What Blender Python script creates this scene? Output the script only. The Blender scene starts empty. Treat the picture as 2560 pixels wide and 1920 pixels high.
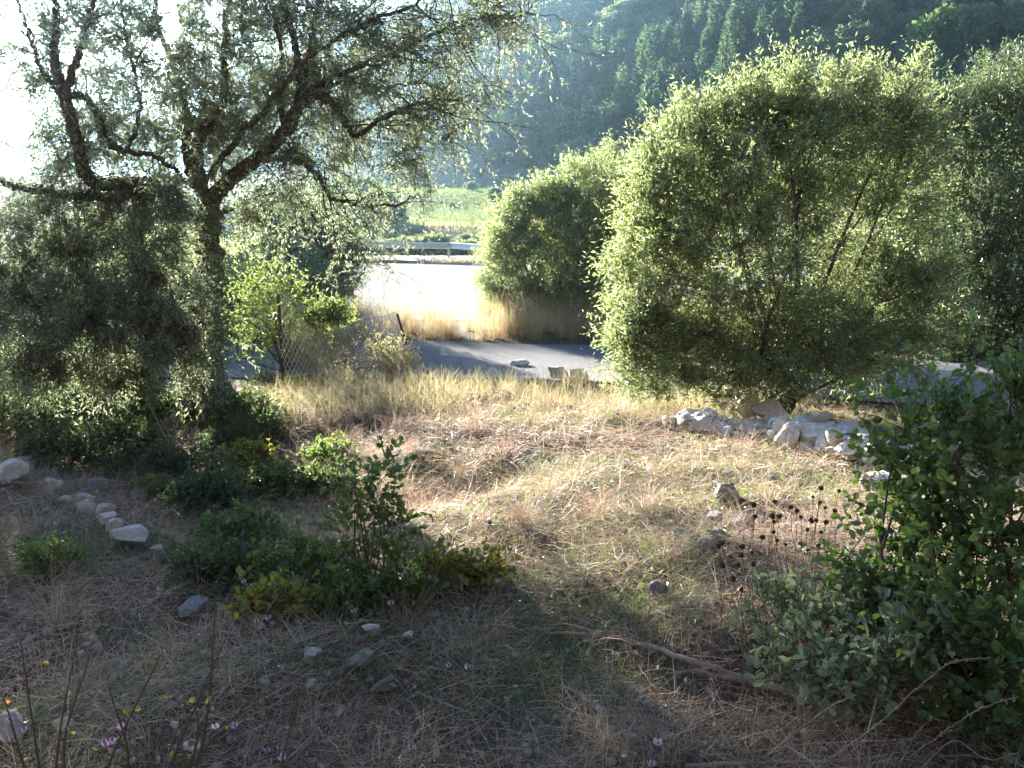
import bpy, bmesh, math
import numpy as np
rng = np.random.default_rng(11)
U = rng.uniform
sc = bpy.context.scene
col = sc.collection

# ------------------------------------------------------------------ camera geometry
CAMZ, PITCH, F = 1.6, math.radians(12.0), 835.0
SUN_EL, SUN_AZ = math.radians(13.0), math.radians(-28.5)      # azimuth from +Y towards +X
cP, sP = math.cos(PITCH), math.sin(PITCH)

def ray(px, py):
    a, b = (px - 512) / F, (384 - py) / F
    return np.array([a, cP + b * sP, -sP + b * cP])

def at(px, py, y):
    d = ray(px, py)
    return np.array([0, 0, CAMZ]) + d * (y / d[1])

def to_px(P):
    x, y, z = P[..., 0], P[..., 1], P[..., 2] - CAMZ
    w = y * cP - z * sP
    return 512 + F * x / w, 384 - F * (y * sP + z * cP) / w

# ------------------------------------------------------------------ terrain
_ph = np.random.default_rng(5)
_waves = [(_ph.uniform(0, 2 * np.pi), _ph.uniform(0, 2 * np.pi), _ph.uniform(.7, 1.4)) for _ in range(10)]
def wob(x, y, f):
    s = 0
    for a, p, k in _waves:
        s = s + np.sin((x * math.cos(a) + y * math.sin(a)) * f * k * 2 * np.pi + p)
    return s / 4.0

def sstep(a, b, v):
    t = np.clip((v - a) / (b - a), 0, 1)
    return t * t * (3 - 2 * t)

YS = [-40, -9, -3, -1, 0, 2, 4, 7, 10, 11.6, 12.6, 17, 22, 27, 40, 42.5, 46, 55, 63, 75, 140, 146, 182, 312, 385, 430, 500]
ZS = [34., 12., 2.2, .12, 0, -.06, -.17, -.46, -.66, -.80, -1.0, -1.12, -1.3, -1.35, -1.0, -.85, -2.2, -3.8, -2.6, -.55, 5.2, 7.4, 18.5, 72, 96, 100, 80]  # first entries: unseen bank behind the camera, added to darken the foreground
LA, LB = np.array([-3.9, 5.95]), np.array([-1.7, 4.0])
LD = (LB - LA) / np.linalg.norm(LB - LA)
LN = np.array([-LD[1], LD[0]])
LN = LN if LN[1] > 0 else -LN

def hgt(x, y):
    x = np.asarray(x, float); y = np.asarray(y, float)
    z = np.interp(y + 1.0 * np.maximum(x - 6, 0) * sstep(66, 150, y) + .9 * np.minimum(x, 0) * sstep(142, 185, y), YS, ZS)
    t = np.interp(x, [-4, 0, 1, 2, 3, 4, 6], [10.4, 9.9, 8.9, 7.75, 6.6, 5.7, 4.6])
    z = z - .24 * sstep(t, t + .8, y) * (1 - sstep(10.5, 12.4, y))
    rx, ry = x - LA[0], y - LA[1]
    d = rx * LN[0] + ry * LN[1]; s = rx * LD[0] + ry * LD[1]
    z = z - .30 * sstep(0, .5, d) * (1 - sstep(2.0, 4.0, d)) * (1 - sstep(2.4, 3.6, s)) * sstep(-6, -3, s)
    near = 1 - sstep(10.5, 12.0, y)
    z = z + near * (.04 * wob(x, y, .45) + .030 * wob(x + 9, y, 1.25) + .012 * wob(x, y + 4, 3.1))
    bank = sstep(16.6, 18, y) * (1 - sstep(19.5, 21, y))
    z = z + bank * (.08 + .03 * wob(x, y, .5))
    far = sstep(44, 60, y)
    z = z + far * .35 * wob(x, y, .03)
    hill = sstep(142, 175, y)
    az = x / np.maximum(y, 1)
    k = np.interp(az, [-.75, -.6, -.45, -.3, -.12, .1, .6], [.16, .26, .46, .78, .97, 1.0, 1.06])
    z = np.where(y > 110, np.minimum(z, 6) + np.maximum(z - 6, 0) * k + hill * 1.5 * wob(x, y, .012), z)
    te = np.interp(az, [-.75, -.6, -.53, -.46, -.38, -.28, -.15, 0, .1], [.05, .075, .11, .155, .178, .212, .205, .13, 0])
    z = np.where(y > 190, np.maximum(z, y * te * sstep(190, 400, y) + 1.2 * wob(x, y, .012)), z)
    side = sstep(9, 30, np.abs(x)) * (1 - sstep(45, 80, y)) * sstep(6, 14, y)
    z = z + side * np.where(x < 0, -.6, .8)
    return z

def hz(x, y):
    return float(hgt(x, y))

def hit(px, py, h=0.0):
    d = ray(px, py); ts = np.concatenate([np.arange(1.2, 14, .01), np.arange(14, 400, .25)])
    P = np.array([0, 0, CAMZ]) + ts[:, None] * d
    below = P[:, 2] < hgt(P[:, 0], P[:, 1]) + h
    i = int(np.argmax(below)) if below.any() else len(ts) - 1
    return P[i]

# ------------------------------------------------------------------ mesh helpers
def nrm(a):
    return a / np.maximum(np.linalg.norm(a, axis=-1, keepdims=True), 1e-9)

def runit(n):
    return nrm(rng.normal(size=(n, 3)))

class MB:
    def __init__(s): s.V, s.F, s.n = [], {}, 0
    def add(s, V, *faces, mat=0):
        V = np.asarray(V, float).reshape(-1, 3)
        for f in faces:
            f = np.asarray(f, np.int64)
            s.F.setdefault((f.shape[1], mat), []).append(f + s.n)
        s.V.append(V); s.n += len(V)
    def mesh(s, name, mats, origin=(0, 0, 0), smooth=False):
        V = np.concatenate(s.V) - np.asarray(origin, float)
        me = bpy.data.meshes.new(name)
        me.vertices.add(len(V)); me.vertices.foreach_set("co", V.astype(np.float32).ravel())
        loops, starts, mi, c = [], [], [], 0
        for (k, m), fs in s.F.items():
            f = np.concatenate(fs)
            loops.append(f.ravel()); starts.append(c + np.arange(len(f)) * k); c += f.size
            mi.append(np.full(len(f), m))
        loops = np.concatenate(loops); starts = np.concatenate(starts); mi = np.concatenate(mi)
        me.loops.add(len(loops)); me.loops.foreach_set("vertex_index", loops.astype(np.int32))
        me.polygons.add(len(starts)); me.polygons.foreach_set("loop_start", starts.astype(np.int32))
        me.polygons.foreach_set("material_index", mi.astype(np.int32))
        me.polygons.foreach_set("use_smooth", np.full(len(starts), smooth))
        me.update(calc_edges=True)
        for m in (mats if isinstance(mats, (list, tuple)) else [mats]): me.materials.append(m)
        return me
    def build(s, name, mats, parent=None, origin=(0, 0, 0), smooth=False):
        o = bpy.data.objects.new(name, s.mesh(name, mats, origin, smooth))
        col.objects.link(o)
        if parent is not None: o.parent = parent
        else: o.location = origin
        return o

def tag(o, label=None, cat=None, group=None, kind=None):
    if label: o["label"] = label
    if cat: o["category"] = cat
    if group: o["group"] = group
    if kind: o["kind"] = kind
    return o

def empty(name, loc, label, cat, group=None):
    o = bpy.data.objects.new(name, None); o.empty_display_size = .1
    col.objects.link(o); o.location = loc
    return tag(o, label, cat, group)

def tubes(mb, P, R, k=5, mat=0, cap=False):
    P = np.asarray(P, float)
    if P.ndim == 2: P = P[None]
    R = np.broadcast_to(np.asarray(R, float), P.shape[:2])
    m, n, _ = P.shape
    T = nrm(np.gradient(P, axis=1))
    main = nrm(P[:, -1] - P[:, 0])
    ref = np.where(np.abs(main[:, 2:3]) > .8, [[1., 0, 0]], [[0, 0, 1.]])
    A = nrm(np.cross(T, ref[:, None, :])); B = np.cross(T, A)
    th = np.arange(k) / k * 2 * np.pi
    V = P[:, :, None] + R[:, :, None, None] * (A[:, :, None] * np.cos(th)[None, None, :, None] + B[:, :, None] * np.sin(th)[None, None, :, None])
    i = np.arange(m)[:, None, None] * n * k + np.arange(n - 1)[None, :, None] * k
    j = np.arange(k); j2 = (j + 1) % k
    q = np.stack([i + j, i + j2, i + k + j2, i + k + j], -1).reshape(-1, 4)
    fs = [q]
    if cap:
        e = np.arange(m)[:, None] * n * k
        fs += [e + j[::-1][None], e + (n - 1) * k + j[None]]
    mb.add(V, *fs, mat=mat)

def curve(pts, n=24):
    """Catmull-Rom through the points."""
    p = np.asarray(pts, float)
    p = np.vstack([2 * p[0] - p[1], p, 2 * p[-1] - p[-2]])
    u = np.linspace(0, len(p) - 3 - 1e-6, n); i = u.astype(int); t = (u - i)[:, None]
    a, b, c, d = p[i], p[i + 1], p[i + 2], p[i + 3]
    return .5 * (2 * b + (c - a) * t + (2 * a - 5 * b + 4 * c - d) * t ** 2 + (3 * b - a - 3 * c + d) * t ** 3)

def leaves(mb, P, D, N, L, W, kind='lance', mat=0):
    n = len(P)
    if n == 0: return
    L = np.broadcast_to(np.asarray(L, float), (n,))[:, None]; W = np.broadcast_to(np.asarray(W, float), (n,))[:, None]
    D = nrm(D); S = nrm(np.cross(D, N)); N = np.cross(S, D)
    if kind == 'lance':
        V = np.stack([P, P + D * L * .45 + S * W * .5 + N * W * .2, P + D * L - N * L * .08, P + D * L * .45 - S * W * .5 + N * W * .2], 1)
        mb.add(V, np.arange(n)[:, None] * 4 + np.arange(4)[None], mat=mat)
    else:
        V = np.stack([P, P + D * L * .28 + S * W * .46 + N * W * .12, P + D * L * .68 + S * W * .44 + N * W * .08, P + D * L - N * L * .12,
                      P + D * L * .68 - S * W * .44 + N * W * .08, P + D * L * .28 - S * W * .46 + N * W * .12], 1)
        b = np.arange(n)[:, None] * 6
        mb.add(V, b + np.array([[0, 1, 2, 3]]), b + np.array([[0, 3, 4, 5]]), mat=mat)

def sprays(mt, ml, B, D, ln, nl, L, W, rad, kind='lance', droop=.1, spread=.75, k=3):
    """Twigs from B along D, each with nl leaves."""
    m = len(B)
    if m == 0: return
    D = nrm(D); ln = np.broadcast_to(np.asarray(ln, float), (m,))
    K = rng.normal(size=(m, 3)) * .16; K[:, 2] -= droop
    t = np.linspace(0, 1, 4)
    P = B[:, None] + (D[:, None] * t[None, :, None] + K[:, None] * (t ** 2)[None, :, None]) * ln[:, None, None]
    if mt is not None: tubes(mt, P, rad * (1 - .7 * t)[None], k)
    tl = np.sort(U(.12, 1.03, (m, nl)), 1)
    Q = B[:, None] + (D[:, None] * tl[..., None] + K[:, None] * (tl ** 2)[..., None]) * ln[:, None, None]
    T = nrm(D[:, None] + 2 * K[:, None] * tl[..., None])
    side = nrm(np.cross(T, rng.normal(size=(m, nl, 3))))
    LD_ = nrm(T * .75 + side * spread + rng.normal(size=(m, nl, 3)) * .15)
    NN = nrm(np.cross(LD_, rng.normal(size=(m, nl, 3))) + np.array([0, 0, .5]))
    sz = U(.5, 1.18, m * nl)
    leaves(ml, Q.reshape(-1, 3), LD_.reshape(-1, 3), NN.reshape(-1, 3), L * sz, W * sz * U(.85, 1.15, m * nl), kind)

def crown_pts(ells, n, lo=.5, hi=1.02, up=.15, lump=.16):
    """Points and outward directions in the outer part of a union of lumpy ellipsoids."""
    C = np.array([e[0] for e in ells], float); R = np.array([e[1] for e in ells], float)
    w = np.array([(e[2] if len(e) > 2 else 1.) for e in ells]) * np.prod(R, 1) ** (2 / 3)
    P = np.zeros((0, 3)); O = np.zeros((0, 3))
    while len(P) < n:
        i = rng.choice(len(C), n, p=w / w.sum())
        d = runit(n); d[:, 2] += up; d = nrm(d)
        f = lo + (hi - lo) * np.sqrt(U(0, 1, n))
        f = f * (1 + lump * np.sin(d[:, 0] * 7 + i * 1.7) * np.cos(d[:, 2] * 6 + i) + lump * .7 * np.sin(d[:, 1] * 11 + d[:, 2] * 9 + i * 3))
        p = C[i] + d * R[i] * f[:, None]
        dist = np.linalg.norm((p[:, None] - C[None]) / R[None], axis=2); dist[np.arange(n), i] = 9
        keep = (dist.min(1) > .62) | (U(0, 1, n) < .25)
        P = np.vstack([P, p[keep]]); O = np.vstack([O, d[keep]])
    return P[:n], O[:n]

def clump(P, per=30, pull=.5):
    C = P[rng.choice(len(P), max(3, len(P) // per), replace=False)]; out = np.empty_like(P)
    for i in range(0, len(P), 2000):
        Q = P[i:i + 2000]; k = ((Q[:, None] - C[None]) ** 2).sum(2).argmin(1)
        out[i:i + 2000] = C[k] + (Q - C[k]) * (1 - pull)
    return out

def pe(px, py, rx, ry, y, w=1., dz=.9):
    """An ellipsoid that covers rx, ry pixels round (px, py) at distance y."""
    s = y / F
    return (at(px, py, y), np.array([rx * s, (rx + ry) * .5 * s * dz, ry * s]), w)

# ------------------------------------------------------------------ materials
def newmat(name):
    m = bpy.data.materials.new(name); m.use_nodes = True
    nt = m.node_tree; nt.nodes.clear()
    return m, nt, nt.nodes, nt.links

def ramp_node(N, cols, pos=None, interp='LINEAR'):
    r = N.new('ShaderNodeValToRGB'); r.color_ramp.interpolation = interp
    e = r.color_ramp.elements
    pos = pos or [i / (len(cols) - 1) for i in range(len(cols))]
    while len(e) < len(cols): e.new(.5)
    for i, c in enumerate(cols):
        e[i].position = pos[i]; e[i].color = (*c, 1)
    return r

def leaf_mat(name, cols, trans=(.3, .4, .08), tf=.38, rough=.45, spec=.35, patch=0., pscale=.7):
    m, nt, N, L = newmat(name)
    out = N.new('ShaderNodeOutputMaterial'); geo = N.new('ShaderNodeNewGeometry')
    r = ramp_node(N, cols); fac = geo.outputs['Random Per Island']
    if patch:                                   # neighbouring blades share a tone: patches of one colour
        tc = N.new('ShaderNodeTexCoord'); nz = N.new('ShaderNodeTexNoise'); nz.inputs['Scale'].default_value = pscale; nz.inputs['Detail'].default_value = 3
        L.new(tc.outputs['Object'], nz.inputs['Vector'])
        st = N.new('ShaderNodeMapRange'); st.inputs[1].default_value = .3; st.inputs[2].default_value = .7
        L.new(nz.outputs[0], st.inputs[0])
        pm = N.new('ShaderNodeMix'); pm.inputs[0].default_value = patch
        L.new(fac, pm.inputs[2]); L.new(st.outputs[0], pm.inputs[3]); fac = pm.outputs[0]
    L.new(fac, r.inputs[0])
    p = N.new('ShaderNodeBsdfPrincipled'); p.inputs['Roughness'].default_value = rough
    p.inputs['Specular IOR Level'].default_value = spec
    L.new(r.outputs[0], p.inputs['Base Color'])
    t = N.new('ShaderNodeBsdfTranslucent')
    mx = N.new('ShaderNodeMix'); mx.data_type = 'RGBA'; mx.inputs[0].default_value = .55
    L.new(r.outputs[0], mx.inputs[6]); mx.inputs[7].default_value = (*trans, 1)
    L.new(mx.outputs[2], t.inputs['Color'])
    s = N.new('ShaderNodeMixShader'); s.inputs[0].default_value = tf
    L.new(p.outputs[0], s.inputs[1]); L.new(t.outputs[0], s.inputs[2]); L.new(s.outputs[0], out.inputs[0])
    return m

def noise_mat(name, cols, scale=4., detail=6., rough=.85, bump=.3, bscale=None, stretch=None, spec=.2, cols2=None, scale2=.5, pos=None, metallic=0., bdist=.02):
    m, nt, N, L = newmat(name)
    out = N.new('ShaderNodeOutputMaterial'); p = N.new('ShaderNodeBsdfPrincipled')
    p.inputs['Roughness'].default_value = rough; p.inputs['Specular IOR Level'].default_value = spec; p.inputs['Metallic'].default_value = metallic
    tc = N.new('ShaderNodeTexCoord'); src = tc.outputs['Object']
    if stretch:
        mp = N.new('ShaderNodeMapping'); mp.inputs['Scale'].default_value = stretch
        L.new(src, mp.inputs[0]); src = mp.outputs[0]
    n = N.new('ShaderNodeTexNoise'); n.inputs['Scale'].default_value = scale; n.inputs['Detail'].default_value = detail; n.inputs['Roughness'].default_value = .65
    L.new(src, n.inputs['Vector'])
    r = ramp_node(N, cols, pos); L.new(n.outputs[0], r.inputs[0]); c = r.outputs[0]
    if cols2:
        n2 = N.new('ShaderNodeTexNoise'); n2.inputs['Scale'].default_value = scale2; n2.inputs['Detail'].default_value = 5
        L.new(src, n2.inputs['Vector'])
        r2 = ramp_node(N, cols2); L.new(n2.outputs[0], r2.inputs[0])
        st = ramp_node(N, [(0, 0, 0), (1, 1, 1)], [.42, .58]); L.new(n2.outputs[0], st.inputs[0])
        mx = N.new('ShaderNodeMix'); mx.data_type = 'RGBA'
        L.new(st.outputs[0], mx.inputs[0]); L.new(c, mx.inputs[6]); L.new(r2.outputs[0], mx.inputs[7]); c = mx.outputs[2]
    L.new(c, p.inputs['Base Color'])
    if bump:
        nb = N.new('ShaderNodeTexNoise'); nb.inputs['Scale'].default_value = bscale or scale * 3; nb.inputs['Detail'].default_value = 6
        L.new(src, nb.inputs['Vector'])
        b = N.new('ShaderNodeBump'); b.inputs['Strength'].default_value = bump; b.inputs['Distance'].default_value = bdist
        L.new(nb.outputs[0], b.inputs['Height']); L.new(b.outputs[0], p.inputs['Normal'])
    L.new(p.outputs[0], out.inputs[0])
    return m

M = {}
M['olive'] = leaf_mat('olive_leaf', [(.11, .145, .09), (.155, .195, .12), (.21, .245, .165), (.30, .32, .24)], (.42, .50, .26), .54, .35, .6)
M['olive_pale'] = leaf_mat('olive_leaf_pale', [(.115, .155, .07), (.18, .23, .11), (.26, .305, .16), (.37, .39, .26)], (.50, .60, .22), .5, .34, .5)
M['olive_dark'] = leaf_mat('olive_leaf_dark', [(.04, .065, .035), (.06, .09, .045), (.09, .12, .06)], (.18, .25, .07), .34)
M['lime'] = leaf_mat('lime_leaf', [(.08, .12, .035), (.13, .18, .05), (.20, .25, .07)], (.38, .46, .10), .42)
M['oak'] = leaf_mat('oak_leaf', [(.038, .075, .026), (.06, .108, .036), (.085, .14, .05), (.13, .175, .075)], (.28, .42, .07), .42, .35, .5)
M['oak_yellow'] = leaf_mat('turning_leaf', [(.06, .10, .03), (.10, .15, .04), (.25, .26, .05), (.30, .17, .05)], (.48, .44, .06), .42)
M['sage'] = leaf_mat('sage_leaf', [(.12, .16, .11), (.16, .21, .14), (.22, .26, .17), (.26, .30, .16)], (.36, .42, .20), .34, .7, .2)
M['scrub'] = leaf_mat('scrub_leaf', [(.16, .17, .08), (.26, .25, .12), (.38, .33, .17)], (.55, .50, .22), .48, .6, .2)
M['moss'] = leaf_mat('fresh_green', [(.14, .26, .03), (.20, .34, .04)], (.45, .62, .05), .4)
M['straw'] = leaf_mat('straw', [(.036, .024, .019), (.08, .052, .038), (.19, .122, .088), (.31, .215, .155), (.55, .44, .335), (.19, .142, .118), (.075, .054, .046)], (.58, .415, .295), .36, .5, .42, .42, 1.1)
M['gold'] = leaf_mat('golden_grass', [(.30, .22, .12), (.42, .33, .19), (.54, .44, .28), (.32, .30, .15)], (.70, .55, .31), .43, .6, .2, .4, .9)
M['gold_green'] = leaf_mat('half_green_grass', [(.19, .20, .09), (.34, .29, .15), (.46, .37, .22), (.27, .26, .11)], (.58, .50, .26), .42, .6, .2, .4, .9)
M['gold_green_far'] = leaf_mat('meadow_blade', [(.09, .14, .04), (.14, .185, .06), (.22, .23, .095)], (.26, .33, .10), .4, .7, .1, .5, .12)
M['olive_shade'] = leaf_mat('olive_leaf_shade', [(.055, .085, .045), (.09, .125, .065), (.13, .165, .09), (.20, .23, .15)], (.26, .36, .13), .38, .38, .5)  # darker olive leaf copy, the edge tree's deep shade put into the colour
M['grass'] = leaf_mat('green_grass', [(.06, .11, .025), (.10, .17, .04), (.16, .22, .06)], (.28, .42, .07), .38)
M['litter'] = leaf_mat('fallen_leaf', [(.10, .055, .03), (.18, .10, .055), (.26, .15, .08), (.38, .28, .17)], (.38, .20, .08), .25)
M['far_round'] = leaf_mat('far_olive', [(.08, .12, .055), (.12, .16, .08), (.17, .21, .12)], (.34, .42, .17), .42, .7, .1)
M['far_dark'] = leaf_mat('far_conifer', [(.03, .065, .04), (.05, .09, .05), (.08, .13, .065)], (.16, .26, .09), .32, .7, .1)
M['far_light'] = leaf_mat('far_pine', [(.11, .19, .05), (.15, .24, .07), (.19, .28, .09)], (.3, .4, .1), .3, .7, .1)
M['pink'] = leaf_mat('cyclamen_petal', [(.55, .25, .50), (.68, .36, .60), (.80, .55, .70)], (.85, .45, .75), .4, .6, .2)
M['white_petal'] = leaf_mat('pale_petal', [(.78, .70, .72), (.85, .76, .78)], (.9, .75, .8), .4, .6, .2)
M['yellow'] = leaf_mat('yellow_leaf', [(.40, .31, .06), (.48, .38, .09)], (.6, .48, .08), .4)
M['orange'] = leaf_mat('orange_leaf', [(.42, .15, .04), (.55, .22, .06)], (.7, .25, .05), .35)
M['bark'] = noise_mat('bark', [(.045, .036, .028), (.09, .075, .06), (.16, .14, .115)], 9, 8, .9, .8, 22, (1, 1, .25), bdist=.03)
M['twig'] = noise_mat('twig_bark', [(.06, .045, .035), (.12, .09, .07)], 20, 4, .85, .2)
M['dead'] = noise_mat('dead_wood', [(.12, .09, .07), (.24, .19, .15), (.36, .31, .27)], 14, 6, .85, .5, 40, (1, 1, 1))
M['cane'] = noise_mat('pale_cane', [(.20, .165, .13), (.34, .29, .24)], 14, 4, .8, .2)
M['stalk'] = noise_mat('brown_stalk', [(.10, .07, .05), (.18, .13, .09)], 20, 3, .9, .1)
M['seed'] = noise_mat('seed_head_brown', [(.05, .028, .018), (.13, .07, .04)], 300, 3, .95, .6, 500, bdist=.003)
M['stone'] = noise_mat('limestone', [(.30, .27, .23), (.55, .51, .45), (.70, .67, .61), (.80, .78, .73)], 5, 9, .9, .7, 16, cols2=[(.40, .35, .28), (.66, .58, .47)], scale2=2.2, pos=[.28, .42, .55, .75], bdist=.03)
M['stone_grey'] = noise_mat('grey_limestone', [(.13, .125, .12), (.26, .25, .24), (.40, .39, .37), (.56, .55, .53)], 7, 9, .9, .8, 20, cols2=[(.16, .15, .14), (.42, .40, .37)], scale2=3, pos=[.28, .45, .58, .75], bdist=.03)
M['stone_white'] = noise_mat('white_stone', [(.62, .60, .57), (.80, .79, .77)], 7, 7, .85, .4, 20)
M['soil'] = noise_mat('dry_soil', [(.025, .019, .014), (.05, .037, .027), (.095, .07, .05), (.15, .11, .078)], 3.2, 10, .95, .9, 30, cols2=[(.05, .05, .026), (.10, .08, .05)], scale2=.55, bdist=.03)
M['hill'] = noise_mat('hillside_scrub', [(.07, .085, .045), (.13, .13, .075), (.24, .21, .145)], .09, 10, .95, .6, .8, cols2=[(.06, .07, .035), (.22, .18, .13)], scale2=.02, bdist=.5)
M['meadow'] = noise_mat('meadow_grass', [(.10, .135, .045), (.15, .18, .065), (.22, .215, .095)], .35, 9, .95, .6, 3, cols2=[(.17, .22, .06), (.30, .26, .14)], scale2=.05, stretch=(.35, 1.6, 1), bdist=.2)
M['asphalt'] = noise_mat('worn_asphalt', [(.10, .098, .10), (.145, .142, .145), (.20, .196, .198)], 1.1, 12, .95, .6, 60, spec=.12, cols2=[(.105, .103, .106), (.17, .165, .165)], scale2=.25, bdist=.01)
M['earth'] = noise_mat('pale_earth', [(.26, .22, .17), (.42, .36, .28)], 1.4, 8, .95, .6, 10)
M['zinc'] = noise_mat('galvanised_steel', [(.42, .44, .45), (.55, .57, .58)], 3, 4, .45, .05, metallic=.7, spec=.5)
M['rust'] = noise_mat('rusty_steel', [(.06, .03, .02), (.14, .07, .04)], 30, 4, .9, .3)
M['wire'] = noise_mat('galvanised_wire', [(.60, .57, .52), (.74, .71, .66)], 20, 3, .5, 0, metallic=.0, spec=.5)
M['cable'] = noise_mat('cable', [(.30, .30, .30), (.4, .4, .4)], 5, 2, .6, 0)

# ------------------------------------------------------------------ setting
def axis(lo, hi, step0, dense_lo, dense_hi, growth):
    mid = np.arange(dense_lo, dense_hi + 1e-6, step0)
    up, s, v = [], step0, dense_hi
    while v < hi: s *= growth; v += s; up.append(min(v, hi))
    dn, s, v = [], step0, dense_lo
    while v > lo: s *= growth; v -= s; dn.append(max(v, lo))
    return np.array(dn[::-1] + list(mid) + up)

def grid(mb, X, Y, Z):
    n, m = X.shape
    i = np.arange(n - 1)[:, None] * m + np.arange(m - 1)[None]
    mb.add(np.stack([X, Y, Z], -1), np.stack([i, i + 1, i + m + 1, i + m], -1).reshape(-1, 4))

gx = axis(-420, 420, .09, -6, 6.5, 1.055)
gy = axis(-30, 480, .09, 1, 12.5, 1.03)
gy_far = gy[gy > 60]; gy_near = gy[gy <= gy_far[0]]
X, Y = np.meshgrid(gx, gy_near); m_ = MB(); grid(m_, X, Y, hgt(X, Y))
tag(m_.build('ground', M['soil'], smooth=True), kind='structure')
X, Y = np.meshgrid(gx, gy_far); m_ = MB(); grid(m_, X, Y, hgt(X, Y))
tag(m_.build('hillside', M['hill'], smooth=True), kind='structure')

def road_far(x): return np.interp(x, [-30, -4, 0, 2, 5, 9, 30], [17.6, 17.0, 16.6, 16.1, 15.0, 13.6, 8.0])
def road_near(x): return np.interp(x, [-30, -4, 0, 2, 5, 9, 30], [13.0, 12.6, 12.2, 11.7, 10.6, 9.2, 3.6])
def strip(mb, x0, x1, f0, f1, nx=80, ny=24, lift=.025, edge=.12):
    xs = np.linspace(x0, x1, nx); t = np.linspace(0, 1, ny)
    X = np.repeat(xs[None], ny, 0)
    a = f0(xs) + edge * wob(xs, xs * 0, .6); b = f1(xs) + edge * wob(xs, xs * 0 + 7, .6)
    Y = a[None] + (b - a)[None] * t[:, None]
    grid(mb, X, Y, np.maximum(hgt(X, Y), hgt(X, Y + .1)) + lift)
rd = MB()
strip(rd, -22, 22, road_near, road_far)
strip(rd, -20, 13, lambda x: 21.2 + .02 * x * x, lambda x: 39.6 - .012 * (x + 2) ** 2, 60, 50)
tag(rd.build('road', M['asphalt'], smooth=True), kind='structure')
vg = MB()
strip(vg, -18, 9, lambda x: 40.3 - .012 * (x + 2) ** 2, lambda x: 42.6 - .012 * (x + 2) ** 2, 40, 8, .04)
tag(vg.build('path', M['earth'], smooth=True), kind='structure')
fd = MB()
xs = np.linspace(-40, -1.2, 60); t = np.linspace(0, 1, 40)
a = 76 + 1.5 * wob(xs, xs, .06); b = 139 + 2.0 * wob(xs, xs + 5, .05) - .5 * np.maximum(xs + 9, 0)
X = np.repeat(xs[None], 40, 0) + t[:, None] * -1.; Y = a[None] + (b - a)[None] * t[:, None]
grid(fd, X, Y, hgt(X, Y) + .12); fld_x, fld_a, fld_b = xs, a, b
tag(fd.build('field', M['meadow'], smooth=True), kind='structure')

# ------------------------------------------------------------------ plants in general
def stems(mb, base, targets, r0, r1, wig=.12, k=6, n=9):
    for T in targets:
        mid = base + (T - base) * .45 + rng.normal(size=3) * wig * np.linalg.norm(T - base)
        q = base + (T - base) * .12 + np.array([0, 0, .06 * np.linalg.norm(T - base)])
        tubes(mb, curve([base, q, mid, T], n), np.linspace(r0 * U(.7, 1.1), r1, n), k)

def plant(name, label, cat, base, ells, n, nl, L, W, lmat, kind='lance', ln=(.25, .5), rad=.003, nst=10, r0=.03, group=None, bmat='bark',
          up=.35, core=0, lo=.5, trunk='trunk', crown='crown', droop=.1, lump=.16, hi=1.02, spread=.75):
    base = np.asarray(base, float)
    root = empty(name, base, label, cat, group)
    mt, ml = MB(), MB()
    P, O = crown_pts(ells, n, lo, hi, lump=lump)
    if n > 900: P = clump(P, 42, .32)
    D = nrm(O * .8 + np.array([0, 0, up]) + rng.normal(size=(n, 3)) * .35)
    l = U(ln[0], ln[1], n)
    sprays(mt, ml, P - D * l[:, None] * .5, D, l, nl, L, W, rad, kind, droop, spread)
    if core:
        P, O = crown_pts(ells, core, .1, .7)
        leaves(ml, P, runit(core), runit(core), L * 1.7, W * 2.6, kind)
    T, _ = crown_pts(ells, nst * 3, .2, .9)
    hi_ = T[:, 2] > base[2] + .22 * (T[:, 2].max() - base[2])
    T = (T[hi_] if hi_.sum() >= nst else T)[:nst]
    stems(mt, base - [0, 0, .05], T, r0, r0 * .16)
    mt.build(trunk, M[bmat], root, base, True)
    ml.build(crown, M[lmat], root, base)
    return root

def copy_tree(o):
    c = o.copy(); col.objects.link(c)
    for ch in o.children:
        d = ch.copy(); col.objects.link(d); d.parent = c
    return c

# ------------------------------------------------------------------ the olive trees to the right of the road
b = at(782, 404, 10.0); b[2] = hz(b[0], b[1])
big = [pe(740, 250, 78, 112, 9.8), pe(655, 255, 44, 62, 9.6), pe(640, 305, 34, 40, 9.5), pe(668, 350, 50, 40, 9.4), pe(800, 148, 62, 66, 10.1), pe(848, 106, 38, 34, 10.2), pe(785, 106, 30, 26, 10.0), pe(900, 120, 28, 46, 10.4), pe(732, 128, 48, 42, 10.0), pe(875, 200, 58, 95, 10.6), pe(652, 190, 26, 44, 9.8),
       pe(770, 335, 90, 52, 9.7), pe(865, 320, 72, 60, 10.4), pe(690, 180, 46, 62, 10.0), pe(720, 365, 70, 34, 9.4), pe(640, 350, 34, 44, 9.3), pe(830, 350, 60, 40, 9.8), pe(900, 300, 44, 66, 10.5)]
plant('olive_tree', 'tall bushy pale olive tree with low wide crown behind the heap of white rocks', 'tree', b, big, 18500, 12, .062, .0155, 'olive_pale',
      ln=(.2, .62), nst=26, r0=.05, core=5500, lump=.34, hi=1.08)
b = np.array([9.2, 15.6, 0]); b[2] = hz(9.2, 15.6)
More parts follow.
